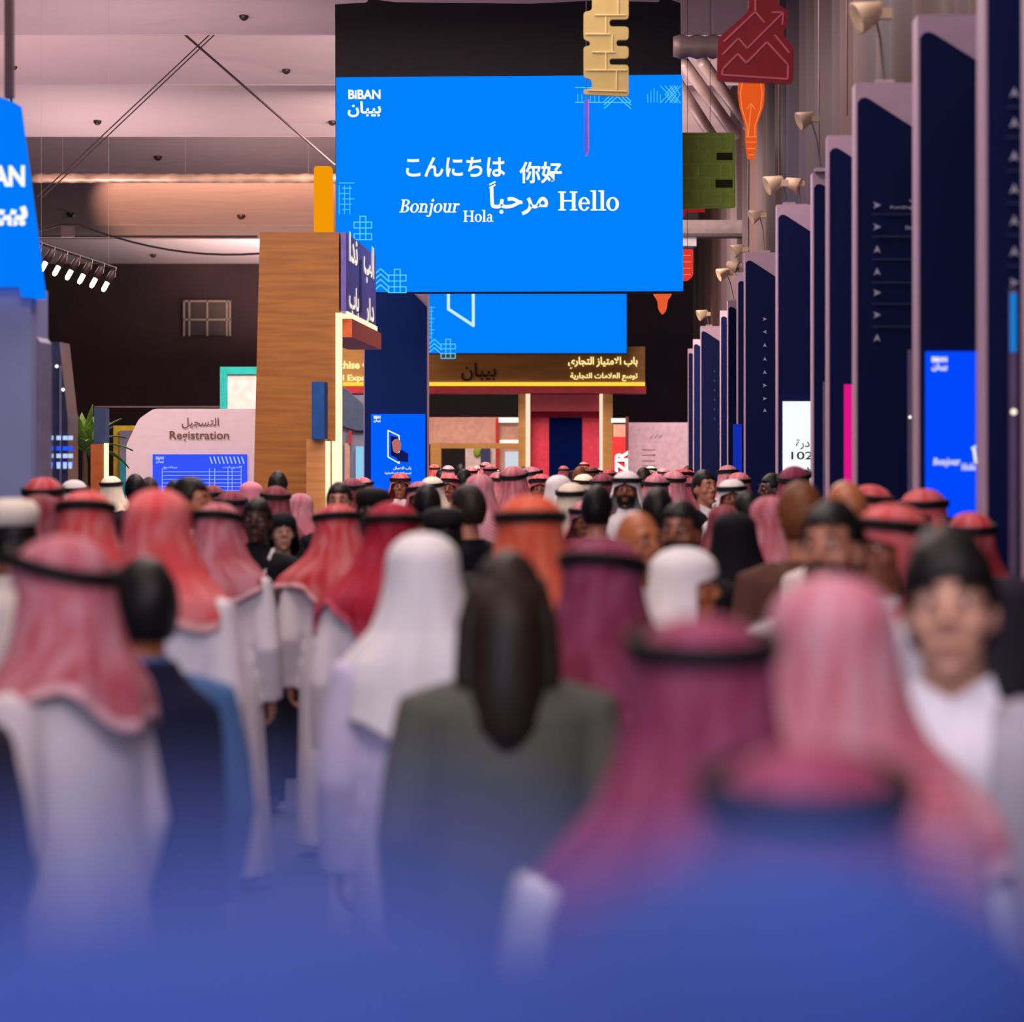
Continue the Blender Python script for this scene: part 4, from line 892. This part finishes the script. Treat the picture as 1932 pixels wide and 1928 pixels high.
def hair_mesh(kind):
    bm = bmesh.new(); bmesh.ops.create_icosphere(bm, subdivisions=4, radius=1)
    for v in bm.verts:
        n = sin(v.co.x*9+1)*sin(v.co.y*8)*sin(v.co.z*7+2)
        k = 1+.03*n+(.05+.09*max(0, v.co.z)+.03*sin(v.co.x*22+v.co.y*9)*max(0, v.co.z) if kind == 'quiff' else .02)
        v.co = Vector((v.co.x*.087*k, v.co.y*.107*k-.014, v.co.z*.128*k+1.643))
    def cut(c):
        if kind == 'long': return (c.y > .03 and c.z < 1.70) or (c.y > -.005 and c.z < 1.60)
        if kind == 'balding': return c.z > 1.715 or (c.y > -.01) or c.z < 1.56
        if kind == 'quiff': return (c.y > .05 and c.z < 1.695-.25*abs(c.x+.01)) or (c.y > .0 and c.z < 1.645) or (abs(c.x) > .05 and c.y > -.035 and c.z < 1.63) or c.z < 1.555
        return (c.y > .045 and c.z < 1.705) or (c.y > .0 and c.z < 1.655) or (abs(c.x) > .05 and c.y > -.035 and c.z < 1.635) or c.z < 1.555
    bmesh.ops.delete(bm, geom=[f for f in bm.faces if cut(f.calc_center_median())], context='FACES')
    me = bpy.data.meshes.new('hair'); bm.to_mesh(me); bm.free()
    o = bpy.data.objects.new('t', me); C.objects.link(o); m = o.modifiers.new('s', 'SOLIDIFY'); m.thickness = .012; m.offset = -1
    dg = bpy.context.evaluated_depsgraph_get(); out = bpy.data.meshes.new_from_object(o.evaluated_get(dg)); bpy.data.objects.remove(o); bpy.data.meshes.remove(me)
    if kind == 'long':
        mb = MB(); mb.tube([(0, -.055, 1.70), (0, -.075, 1.58), (0, -.085, 1.46), (0, -.095, 1.36), (0, -.10, 1.30)], [.075, .086, .088, .078, .045], 20)
        for s in (-1, 1): mb.tube([(.06*s, -.02, 1.70), (.085*s, -.02, 1.60), (.09*s, -.03, 1.48), (.085*s, -.06, 1.36)], [.03, .034, .036, .02], 12)
        bm = bmesh.new(); bm.from_mesh(out); t2 = mb.mesh('x'); bm.from_mesh(t2); bm.to_mesh(out); bm.free()
    out.polygons.foreach_set('use_smooth', [True]*len(out.polygons)); return out
def beard_mesh():
    bm = bmesh.new(); bmesh.ops.create_icosphere(bm, subdivisions=4, radius=1)
    for v in bm.verts: v.co = Vector((v.co.x*.068, v.co.y*.079+.026, v.co.z*.074+1.570))
    bmesh.ops.delete(bm, geom=[f for f in bm.faces if (lambda c: c.z > 1.606 or c.y < .0 or (c.z > 1.563 and abs(c.x) < .034 and c.z < 1.592 and abs(c.x) < .022) or (c.z > 1.59 and abs(c.x) < .038 and c.z > 1.602))(f.calc_center_median())], context='FACES')
    me = bpy.data.meshes.new('beard'); bm.to_mesh(me); bm.free()
    o = bpy.data.objects.new('t', me); C.objects.link(o); m = o.modifiers.new('s', 'SOLIDIFY'); m.thickness = .012; m.offset = -1
    dg = bpy.context.evaluated_depsgraph_get(); out = bpy.data.meshes.new_from_object(o.evaluated_get(dg)); bpy.data.objects.remove(o); bpy.data.meshes.remove(me)
    out.polygons.foreach_set('use_smooth', [True]*len(out.polygons)); return out
def cap_mesh():
    mb = MB(); mb.lathe([(.094, 0), (.100, .03), (.098, .06), (.08, .085), (.03, .096), (.002, .097)], (0, 0, 0), 28)
    mb.v = [(x*1.0, y*1.2-.012, z+1.685) for x, y, z in mb.v]; return mb.mesh('cap', (0, 0, 0), True)
def shoe_mesh(s):
    mb = MB(); mb.tube([(.10*s, -.06, .045), (.102*s, .04, .055), (.108*s, .14, .04), (.110*s, .185, .03)], [.046, .050, .044, .026], 12); mb.box((.06*s if s > 0 else .15*s, -.09, 0), (.15*s if s > 0 else .06*s, .19, .02))
    return bake('shoe', mb, .009, 3)
def visor_mesh():
    mb = MB(); vs = []
    for zz in (0, .008):
        for k in range(13):
            a = radians(25+130*k/12); vs += [(.095*cos(a), .112*sin(a)-.012, 1.69+zz), (.10*cos(a), .112*sin(a)+.055*sin(a)-.005, 1.672+zz)]
    fs = []
    for k in range(12):
        for b in (0, 26): fs.append((b+2*k, b+2*k+1, b+2*k+3, b+2*k+2))
    for k in range(12): fs += [(2*k, 2*k+2, 28+2*k, 26+2*k), (2*k+1, 2*k+3, 29+2*k, 27+2*k)]
    return mb.add(vs, fs).mesh('visor', (0, 0, 0), True)
def eye_mesh(s): return MB().ell((.029*s, .081, 1.651), (.0135, .008, .0085), 12, 8).mesh('eye', (0, 0, 0), True)
def iris_mesh(s): return MB().ell((.029*s, .0875, 1.651), (.0062, .0032, .0062), 10, 6).mesh('iris', (0, 0, 0), True)
def brow_mesh(s): return MB().tube([(.014*s, .0935, 1.674), (.030*s, .092, 1.680), (.046*s, .080, 1.672)], [.0045, .0055, .003], 8).mesh('eyebrow', (0, 0, 0), True)
def lips_mesh(): return MB().ell((0, .092, 1.574), (.023, .010, .0055), 12, 6).ell((0, .091, 1.564), (.019, .010, .007), 12, 6).mesh('lips', (0, 0, 0), True)
def lanyard_mesh():
    mb = MB(); 
    for s in (-1, 1): mb.tube([(.088*s, -.03, 1.475), (.085*s, .075, 1.43), (.06*s, .135, 1.32), (.02*s, .155, 1.17), (0, .158, 1.10)], .011, 6)
    return mb.mesh('lanyard', (0, 0, 0), True)
def badge_mesh(): return MB().box((-.045, .158, .98), (.045, .163, 1.10)).mesh('badge')
def collar_mesh():
    mb = MB()
    for s in (-1, 1):
        mb.add([(.0, .068, 1.475), (.07*s, .03, 1.515), (.085*s, .055, 1.47), (.05*s, .128, 1.405), (0, .076, 1.470), (.07*s, .022, 1.512), (.083*s, .045, 1.465), (.05*s, .118, 1.40)], [(0, 1, 2, 3), (4, 7, 6, 5), (0, 3, 7, 4), (2, 1, 5, 6), (3, 2, 6, 7), (1, 0, 4, 5)])
    return mb.mesh('collar')
def shirtfront_mesh():
    """shirt front showing in the V of an open jacket"""
    vs = []; fs = []
    for i in range(15):
        u = i/14; z = 1.465-.33*u; wd = .060*(1-u)+.012+.03*sin(pi*u)*.6
        for j in range(7):
            x = wd*(j/3-1); ry = .082+(.150-.082)*smoothstep(1.47, 1.36, z)+.012
            vs.append((x, ry*sqrt(max(.2, 1-(x/.2)**2))-.002, z))
    for i in range(14):
        for j in range(6): fs.append((i*7+j, i*7+j+1, (i+1)*7+j+1, (i+1)*7+j))
    n = len(vs); vs += [(x, y-.02, z) for x, y, z in vs]; fs += [tuple(n+k for k in reversed(f)) for f in fs]
    return MB().add(vs, fs).mesh('shirt_front', (0, 0, 0), True)

SKIN = {'tan': (190, 128, 100), 'light': (212, 158, 130), 'brown': (140, 84, 60), 'dark': (74, 46, 38), 'amber': (178, 106, 66)}
GH = {'coral': ((214, 52, 58), (240, 180, 176), .74), 'red': ((196, 16, 34), (238, 176, 178), .74), 'crimson': ((156, 4, 34), (200, 90, 110), .80), 'rose': ((170, 32, 56), (226, 178, 186), .62), 'maroon': ((112, 16, 34), (170, 110, 120), .62),
      'pale': ((180, 52, 76), (218, 180, 190), .52), 'white': ((225, 222, 222), (240, 236, 234), .3), 'cream': ((214, 196, 170), (238, 226, 208), .4), 'orange': ((214, 74, 50), (236, 150, 110), .72), 'mauve': ((116, 24, 58), (172, 96, 126), .64)}
CL = {'white': (226, 220, 226), 'grey': (176, 172, 184), 'cream': (216, 206, 196), 'black': (20, 20, 26), 'navy': (30, 32, 58), 'olive': (86, 88, 78), 'blue': (70, 108, 158), 'bright_blue': (46, 70, 142), 'brown': (88, 58, 50), 'dark': (38, 34, 44), 'maroon': (110, 30, 52), 'pink': (226, 140, 158), 'lilac': (206, 196, 222)}
HAIRC = {'black': (16, 13, 14), 'dark_brown': (40, 28, 22), 'brown': (112, 66, 34), 'grey': (110, 100, 92)}
NP = 0; PEOPLE = []
def person(px, py, d, yaw, head, cloth, label, skin='tan', cc='white', hc='black', style='full', seed=None, beard=None, tilt=.012, pose='down', extra=(), group=None, agal=True, wide=1.0, low=0.0):
    """px,py: pixel of the crown; d: distance; yaw 0 shows the back, 180 the face. head: a headscarf dye, or hair / cap / bald / hijab"""
    global NP; NP += 1; seed = NP % 5 if seed is None else seed
    top = EYE+(VY-py)/F*d; scarf = head in GH
    crown = 1.782 if scarf else 1.774 if head in ('hair', 'quiff', 'long') else 1.785 if head in ('cap', 'visor') else 1.772 if head.startswith('hood') else 1.762
    s = top/crown; s_ = max(.80, min(1.16, s))
    if abs(s-s_) > .001: print('STATURE', px, py, d, round(s, 3))
    body = cached(('body', pose), lambda: body_mesh(pose))
    o = link('person', body, mat('skin_'+skin, SKIN[skin], .38, var=.06, scale=14, spec=.45)); x = (px-VX)/F*d
    lr = random.Random(NP*7+1); roll = radians(lr.uniform(-2.4, 2.4)) if d > 3.5 else 0; yw = yaw+(lr.uniform(-9, 9) if d > 3.5 else 0)
    o.location = (x-sin(roll)*top*.95, d, 0); o.scale = (s_*wide, s_*wide, s_); o.rotation_euler = (Matrix.Rotation(roll, 3, 'Y') @ Matrix.Rotation(radians(yw), 3, 'Z')).to_euler()
    tag(o, label, 'person', group); PEOPLE.append((o, px, py, d))
    def kid(nm, me, m, par=None): return link(nm, me, m, par or o)
    front = abs((yaw+180) % 360-180) > 60; near = d < 32
    cm = mat('cloth_'+cc, CL[cc], .8, var=.07, scale=5, spec=.15)
    if cloth in ('thobe', 'abaya'):
        kid(cloth, cached((cloth, pose, seed % 3), lambda: cloth_mesh(cloth, pose, seed % 3)), cm)
    else:
        kid('trousers', cached('trousers', lambda: cloth_mesh('trousers', 'down', 0)), mat('cloth_trousers', (30, 32, 44), .8))
        if cloth == 'vest':
            kid('shirt', cached(('shirt', pose), lambda: cloth_mesh('shirt', pose, 0)), mat('cloth_blue', CL['blue'], .8)); kid('vest', cached('vest', lambda: cloth_mesh('vest', pose, 1)), cm)
        else:
            kid(cloth, cached((cloth, pose), lambda: cloth_mesh(cloth, pose, 0)), cm)
            if cloth in ('jacket', 'coat') and front and near:
                kid('shirt_front', cached('sf', shirtfront_mesh), mat('cloth_shirt_'+('pale' if 'dark_shirt' not in extra else 'ink'), (222, 220, 228) if 'dark_shirt' not in extra else (26, 24, 30), .8))
                kid('collar', cached('collar', collar_mesh), mat('cloth_shirt_'+('pale' if 'dark_shirt' not in extra else 'ink'), (222, 220, 228), .8))
    if scarf:
        r, w_, mx = GH[head]
        kid('headscarf', cached(('hc', style, seed % 4), lambda: headcloth_mesh(style, seed % 4)), ghutra_mat('headscarf_'+head, r, w_, mx))
        if agal: kid('head_cord', cached(('agal', round(tilt, 3), extra), lambda: agal_mesh(tilt, 2 if 'top_cord' in extra else 1 if 'high_cord' in extra else 0)), mat('cord_black', (12, 10, 12), .7))
    elif head.startswith('hood'):
        col = head.split('_', 1)[1]
        kid('headscarf', cached(('hc', style if style in ('hijab', 'shawl') else 'hijab', seed % 4), lambda: headcloth_mesh(style if style in ('hijab', 'shawl') else 'hijab', seed % 4)), mat('scarf_'+col, CL[col], .8, var=.08, scale=6, spec=.15))
    elif head in ('hair', 'quiff', 'long'):
        kid('hair', cached(('hair', head), lambda: hair_mesh(head)), mat('hair_'+hc, HAIRC[hc], .5, var=.3, scale=60))
    elif head in ('cap', 'visor'):
        kid('hair', cached(('hair', 'hair'), lambda: hair_mesh('hair')), mat('hair_'+hc, HAIRC[hc], .5, var=.3, scale=60))
        kid('cap', cached('cap', cap_mesh), mat('cap_'+('white' if 'white_cap' in extra else 'black'), (224, 214, 200) if 'white_cap' in extra else (18, 17, 20), .8))
        if head == 'visor': kid('visor', cached('visor', visor_mesh), MATS['cap_black'])
    if d < 9:
        for sd in (-1, 1): kid('shoe', cached(('shoe', sd), lambda: shoe_mesh(sd)), mat('shoe_dark', (30, 24, 24), .5))
    if front and near:
        for sd in (-1, 1):
            e = kid('eye', cached(('eye', sd), lambda: eye_mesh(sd)), mat('eye_white', (214, 206, 200), .3)); kid('iris', cached(('iris', sd), lambda: iris_mesh(sd)), mat('iris_dark', (26, 16, 12), .3), e)
            kid('eyebrow', cached(('brow', sd), lambda: brow_mesh(sd)), mat('hair_black', HAIRC['black'], .5, var=.3, scale=60))
        kid('lips', cached('lips', lips_mesh), mat('lips_'+skin, tuple(int(c*.8) if i else int(c*.9) for i, c in enumerate(SKIN[skin])), .4))
    if beard: kid('beard', cached('beard', beard_mesh), mat('hair_'+beard, HAIRC[beard], .6, var=.3, scale=60))
    if 'lanyard' in extra:
        kid('lanyard', cached('lanyard', lanyard_mesh), mat('lanyard_white', (226, 226, 228), .6)); kid('badge', cached('badge', badge_mesh), mat('badge_white', (236, 236, 240), .4))
    return o
B = 0; Fc = 180
# --- the nearest people, far out of focus
person(430, 1560, .52, 8, 'hood_bright_blue', 'abaya', 'person in bright blue headscarf filling the bottom left, completely out of focus', cc='bright_blue', style='shawl', wide=1.0)
person(1510, 1560, 1.07, -6, 'hood_bright_blue', 'abaya', 'person in blue headscarf at the bottom right, blurred, behind the nearest one', cc='bright_blue', style='shawl')
person(1520, 1405, 2.95, 0, 'mauve', 'thobe', 'person with a dark cord on a dusky headscarf, blurred low at bottom right', cc='lilac', tilt=.012, style='full', extra=('high_cord',))
person(1322, 1160, 4.3, 6, 'mauve', 'thobe', 'person in purple-red headscarf with dark cord, left of the pale pink draped one', cc='white', style='full', tilt=.01, extra=('high_cord',))
person(1568, 1082, 4.95, -4, 'pale', 'thobe', 'person in large pale pink and red draped headscarf without cord, at right', cc='white', style='long', agal=False, seed=2)
person(1790, 1003, 5.9, 168, 'quiff', 'jacket', 'young person with thick black hair, pale shirt and light grey jacket facing us', skin='light', cc='grey')
person(958, 1035, 7.3, 6, 'long', 'coat', 'person with long dark brown hair and an olive grey coat, seen from behind', cc='olive', hc='dark_brown', skin='brown')
person(110, 1008, 7.2, 62, 'rose', 'thobe', 'person in pink headscarf with wide black cord turned left, nearest at the left', cc='white', skin='brown', beard='black', tilt=.034, style='short')
person(270, 1048, 8.0, 24, 'hair', 'vest', 'black haired person in dark navy vest over a steel blue shirt, from behind', cc='navy', skin='amber')
person(796, 1004, 8.6, 10, 'white', 'thobe', 'person in plain white headscarf and white robe at the centre, seen from behind', cc='lilac', style='full', agal=False)
person(1140, 1013, 8.0, -8, 'mauve', 'thobe', 'person in dusky pink headscarf right of the long dark haired one', cc='cream', style='short', tilt=-.02)
person(1568, 940, 8.9, 155, 'hair', 'thobe', 'bearded dark haired person in white robe smiling, above the pale pink headscarf', skin='tan', beard='black', cc='white')
person(300, 922, 10.4, -20, 'coral', 'thobe', 'person in bright coral pink headscarf without visible cord, standing out at left', cc='white', style='short', agal=False)
person(1000, 933, 9.9, 14, 'orange', 'thobe', 'person in orange red headscarf with black cord, directly above the long dark hair', cc='cream', style='swept', tilt=-.006)
person(1678, 950, 9.6, 120, 'coral', 'thobe', 'brown faced person in coral headscarf turned left, beside the smiling bearded one', skin='brown', cc='white', style='short')
person(1206, 962, 11.4, 205, 'bald', 'jacket', 'bald person with a shiny forehead facing right, dark clothes', skin='amber', cc='black')
person(1296, 1032, 10.2, -95, 'white', 'thobe', 'person in white headscarf seen in profile facing right, beside the bald one', skin='amber', cc='cream', style='short', agal=False)
person(1385, 965, 13.9, 0, 'hood_black', 'abaya', 'person all in black with a black headscarf, seen from behind at right', cc='black')
person(1897, 1085, 8.6, 30, 'hood_dark', 'abaya', 'person in dark headscarf at the right edge behind the grey jacket', cc='dark')
person(163, 925, 12.2, 10, 'coral', 'thobe', 'person in pink red headscarf with tilted black cord and pale crown, left group', cc='white', style='full', tilt=-.02)
person(412, 948, 14.4, -15, 'rose', 'thobe', 'person in pink and white headscarf just right of the bright coral one', cc='white', style='short', tilt=-.02)
person(740, 946, 11.8, 12, 'crimson', 'thobe', 'person in deep crimson headscarf with thick black cord, left of plain white one', cc='white', style='swept', tilt=-.01)
person(634, 950, 15.6, 8, 'red', 'thobe', 'person in red headscarf with white border flaring left, white robe', cc='white', style='swept', tilt=-.014, wide=1.1)
person(18, 938, 11.5, 30, 'cap', 'thobe', 'person in round white cap cut by the left picture edge', cc='cream', extra=('white_cap',), skin='brown')
person(-125, 1085, 6.6, 70, 'hair', 'jacket', 'dark clothed person cut by the left picture edge', cc='dark', skin='brown', hc='dark_brown')
person(1593, 905, 12.2, 20, 'bald', 'thobe', 'person with a tan bald crown behind the smiling bearded one', skin='amber', cc='cream')
person(1508, 905, 12.6, 10, 'hair', 'jacket', 'person with brown hair behind the smiling bearded one', hc='brown', cc='brown', skin='tan')
person(1740, 922, 14.8, 150, 'coral', 'thobe', 'person in coral headscarf with thick black cord below the tall blue display', cc='white', style='full', skin='brown', tilt=-.006)
person(1831, 966, 13.25, 10, 'red', 'thobe', 'person in red headscarf with black cord behind the grey jacketed young one', cc='white', style='short')
person(1637, 914, 16.2, 60, 'coral', 'thobe', 'person in coral headscarf with cord, left of the thick corded one by blue display', cc='white', style='full')
person(1452, 935, 15.5, 20, 'rose', 'thobe', 'person in pink headscarf spreading left of the brown haired one', cc='cream', style='swept', agal=False)
person(1285, 942, 13.0, 165, 'hair', 'jacket', 'dark haired brown faced person behind the bald one, facing us', skin='brown', cc='black', beard='black')
person(835, 955, 14.6, 20, 'cap', 'jacket', 'person in black cap above the plain white headscarf', cc='black', skin='brown')
person(640, 908, 20.5, 172, 'hair', 'jacket', 'bearded young person with dark hair facing us before the wooden tower', skin='tan', beard='black', cc='black', extra=('dark_shirt',))
person(702, 918, 17.8, 170, 'cap', 'jacket', 'dark skinned person in black cap facing us, left of the crimson headscarf', skin='dark', cc='black', extra=('dark_shirt',))
person(485, 938, 17.5, 178, 'hair', 'shirt', 'dark skinned person in black shirt with a white lanyard', skin='dark', cc='black', extra=('lanyard',))
person(532, 966, 19.4, 186, 'hood_black', 'abaya', 'person in black robe and black headscarf facing us, beside the white lanyard', skin='light', cc='black')
person(362, 897, 16.3, -110, 'hair', 'thobe', 'dark haired person in profile before the blue timetable screen', skin='amber', cc='cream', beard='black')
person(82, 900, 17.0, 10, 'red', 'thobe', 'person in red headscarf with dark cord below the glassy column', cc='grey', style='full')
person(75, 932, 14.2, 5, 'maroon', 'thobe', 'person in maroon headscarf with pale fold at left, below the red one', cc='maroon', style='full', agal=False)
person(437, 925, 21.0, 0, 'maroon', 'thobe', 'person in dark striped maroon headscarf in front of the timetable screen', cc='white', style='full')
person(520, 916, 22.5, 10, 'maroon', 'thobe', 'person in maroon headscarf with white cord band near the wooden tower foot', cc='white', style='full')
person(568, 930, 24.0, -20, 'pale', 'thobe', 'person in pale pink headscarf in front of the wooden tower foot', cc='white', style='long', agal=False)
person(525, 888, 29.0, 0, 'hair', 'jacket', 'person with tall black hair in front of the wooden tower', cc='dark')
person(255, 893, 27.0, 0, 'hair', 'jacket', 'person with black hair before the registration wall, left one of two', cc='dark')
person(281, 899, 28.5, 10, 'hair', 'jacket', 'person with brown hair before the registration wall, right one of two', hc='dark_brown', cc='brown')
person(474, 908, 27.0, 0, 'hood_pink', 'abaya', 'person in bright pink headscarf between timetable screen and wooden tower', cc='maroon')
person(806, 912, 20.0, 0, 'hair', 'jacket', 'person with big black hair seen from behind, right of the middle blue screen', cc='black')
person(880, 912, 17.5, 60, 'hair', 'jacket', 'dark haired person turned left under the big pale pink headscarf', cc='black', skin='tan', hc='dark_brown')
person(1105, 944, 19.5, 178, 'pale', 'thobe', 'person in pink crowned headscarf with black cord, brown face toward us, centre', skin='brown', cc='white', style='short', tilt=-.004)
person(1128, 914, 18.0, -10, 'hair', 'jacket', 'person with black hair right behind the pink crowned headscarf at centre', cc='maroon')
person(1240, 918, 17.0, 0, 'hair', 'jacket', 'person with black hair directly behind the bald one', cc='black')
person(1330, 885, 24.5, 205, 'hair', 'jacket', 'dark haired person in black jacket and pale patterned shirt looking right', skin='tan', cc='black')
person(1381, 903, 23.0, 180, 'white', 'thobe', 'person in white headscarf with black cord facing us, right of the patterned shirt', skin='brown', cc='cream', style='short', tilt=-.004)
person(1365, 952, 18.5, 0, 'maroon', 'thobe', 'person in dull maroon headscarf just behind the all black one', cc='grey', style='full', agal=False)
person(1455, 892, 25.5, 120, 'hair', 'jacket', 'dark person with short black hair turned left before the white display totem', skin='dark', cc='black')
person(1500, 879, 22.5, -20, 'mauve', 'thobe', 'person in dusky pink headscarf with tilted cord below the white display', cc='grey', style='full', tilt=.03)
person(1182, 888, 24.0, 180, 'white', 'thobe', 'person in white checked headscarf facing us at the centre of the crowd', skin='brown', cc='white', style='full', beard='black', tilt=-.002)
person(1408, 925, 20.5, 20, 'hair', 'jacket', 'dark haired person between the maroon and pink headscarves at right', cc='black')
# --- far rows
person(755, 892, 33.0, 180, 'red', 'thobe', 'person in red headscarf facing us in front of the middle blue screen', skin='brown', cc='white', style='short', tilt=-.004)
person(816, 899, 28.0, 0, 'cream', 'thobe', 'person in cream headscarf with black cord beside the middle blue screen', cc='white', style='short')
person(847, 894, 31.0, 170, 'red', 'thobe', 'person in bright red and white headscarf right of the middle blue screen', skin='brown', cc='white', style='full')
person(876, 884, 36.0, 0, 'hair', 'jacket', 'far person with black hair before the white stall panel', cc='black')
person(904, 894, 23.0, 15, 'pale', 'thobe', 'person in big pale pink headscarf below the gateway left opening', cc='cream', style='long', agal=False)
person(940, 890, 33.0, 0, 'rose', 'thobe', 'far person in pink headscarf left of the tilted cord one', cc='white', style='short')
person(970, 879, 26.0, -10, 'rose', 'thobe', 'person in pink headscarf with tilted black cord below the gateway post', cc='white', style='full', tilt=.025)
person(1003, 880, 34.0, -60, 'pale', 'thobe', 'far person in pale headscarf facing right below the glowing gateway post', skin='amber', cc='white', style='short')
person(1020, 894, 29.0, 170, 'red', 'thobe', 'person in red headscarf at the foot of the crimson niche', skin='brown', cc='white', style='short')
person(1055, 896, 25.0, -20, 'white', 'thobe', 'person in plain white headscarf below the navy door', cc='white', style='long', agal=False)
person(1094, 879, 38.0, 0, 'hair', 'jacket', 'far person with brown hair right of the navy door', hc='brown', cc='dark')
person(1101, 894, 30.0, 10, 'cream', 'thobe', 'person in cream headscarf with black cord below the niche right edge', cc='white', style='short')
person(1078, 910, 22.0, 0, 'cream', 'thobe', 'person in cream headscarf with thick cord left of the black hair at centre', cc='cream', style='short')
person(1137, 893, 28.0, 0, 'maroon', 'thobe', 'person in dark red headscarf below the right gateway post', cc='grey', style='full')
person(1214, 881, 36.0, 10, 'hair', 'jacket', 'far person with brown curly hair below the pale panel', hc='dark_brown', cc='maroon')
person(1238, 895, 26.5, 0, 'pale', 'thobe', 'person in pale pink headscarf with black cord below the pale panel', cc='grey', style='short')
person(1270, 888, 29.0, 20, 'pale', 'thobe', 'person in pale headscarf with tilted cord left of the patterned shirt', cc='grey', style='full', tilt=.02)
person(1292, 884, 39.0, 180, 'red', 'thobe', 'far person in red headscarf at the left foot of the navy totem row', skin='brown', cc='white', style='short')
person(1373, 877, 34.0, 0, 'pale', 'thobe', 'far person in pink crowned headscarf above the white headscarf facing us', cc='white', style='short', tilt=-.004)
person(1394, 891, 29.0, 10, 'rose', 'thobe', 'far person in pink headscarf right behind the white headscarf facing us', cc='white', style='full')
person(665, 902, 27.0, 0, 'maroon', 'thobe', 'person in dark maroon headscarf by the foot of the glowing strip', cc='grey', style='short')
person(685, 900, 32.0, -30, 'rose', 'thobe', 'far person in pink headscarf left of the middle blue screen', cc='white', style='short')
person(792, 908, 25.0, 180, 'rose', 'thobe', 'person in pink headscarf facing us under the middle blue screen right edge', skin='brown', cc='white', style='short')
person(1305, 900, 33.0, 0, 'maroon', 'thobe', 'far person in maroon headscarf just left of the patterned shirt', cc='grey', style='short')
person(1160, 905, 32.0, 0, 'pale', 'thobe', 'far person in pale headscarf left of the white checked headscarf', cc='white', style='short')
person(140, 905, 24.0, -10, 'white', 'thobe', 'person in white headscarf left of the orange stand', cc='white', style='full')
person(210, 898, 30.0, 0, 'cream', 'thobe', 'far person in cream headscarf right of the orange stand', cc='white', style='short')
person(330, 905, 26.0, 0, 'hair', 'jacket', 'person with black hair low before the timetable screen left half', cc='black')
person(400, 915, 26.5, 0, 'maroon', 'thobe', 'person in dark headscarf low before the timetable screen right half', cc='grey', style='short')
# crowd filling the aisle behind, too far to tell apart
random.seed(21)
spots = [(x, y) for _, x, y in [(0, o.location.x, o.location.y) for o, *_ in PEOPLE]]
heads = ['red', 'rose', 'pale', 'maroon', 'white', 'hair', 'hair', 'coral', 'hood_black']
n = 0; tries = 0
while n < 36 and tries < 4000:
    tries += 1; d = random.uniform(40, 66); px = random.uniform(815, 1300); x = (px-VX)/F*d
    if any(abs(x-a) < .62 and abs(d-b) < .62 for a, b in spots): continue
    top = random.uniform(1.64, 1.80); py = VY+(EYE-top)*F/d; hd = random.choice(heads); spots.append((x, d)); n += 1
    kind = 'headscarf' if hd not in ('hair', 'hood_black') else 'black hair' if hd == 'hair' else 'black headscarf'
    person(px, py, d, random.choice([0, 10, -15, 180]), hd, 'abaya' if hd == 'hood_black' else 'jacket' if hd == 'hair' else 'thobe',
           {'headscarf': 'one of the tiny farthest people in coloured headscarves before the gateway', 'black hair': 'one of the tiny farthest people with black hair before the gateway', 'black headscarf': 'one of the tiny farthest people in black headscarves before the gateway'}[kind],
           cc='black' if hd in ('hair', 'hood_black') else random.choice(['white', 'white', 'cream', 'grey']), style='short', group='farthest people in '+kind+' before the gateway' if kind != 'black hair' else 'farthest people with black hair before the gateway', skin='brown')
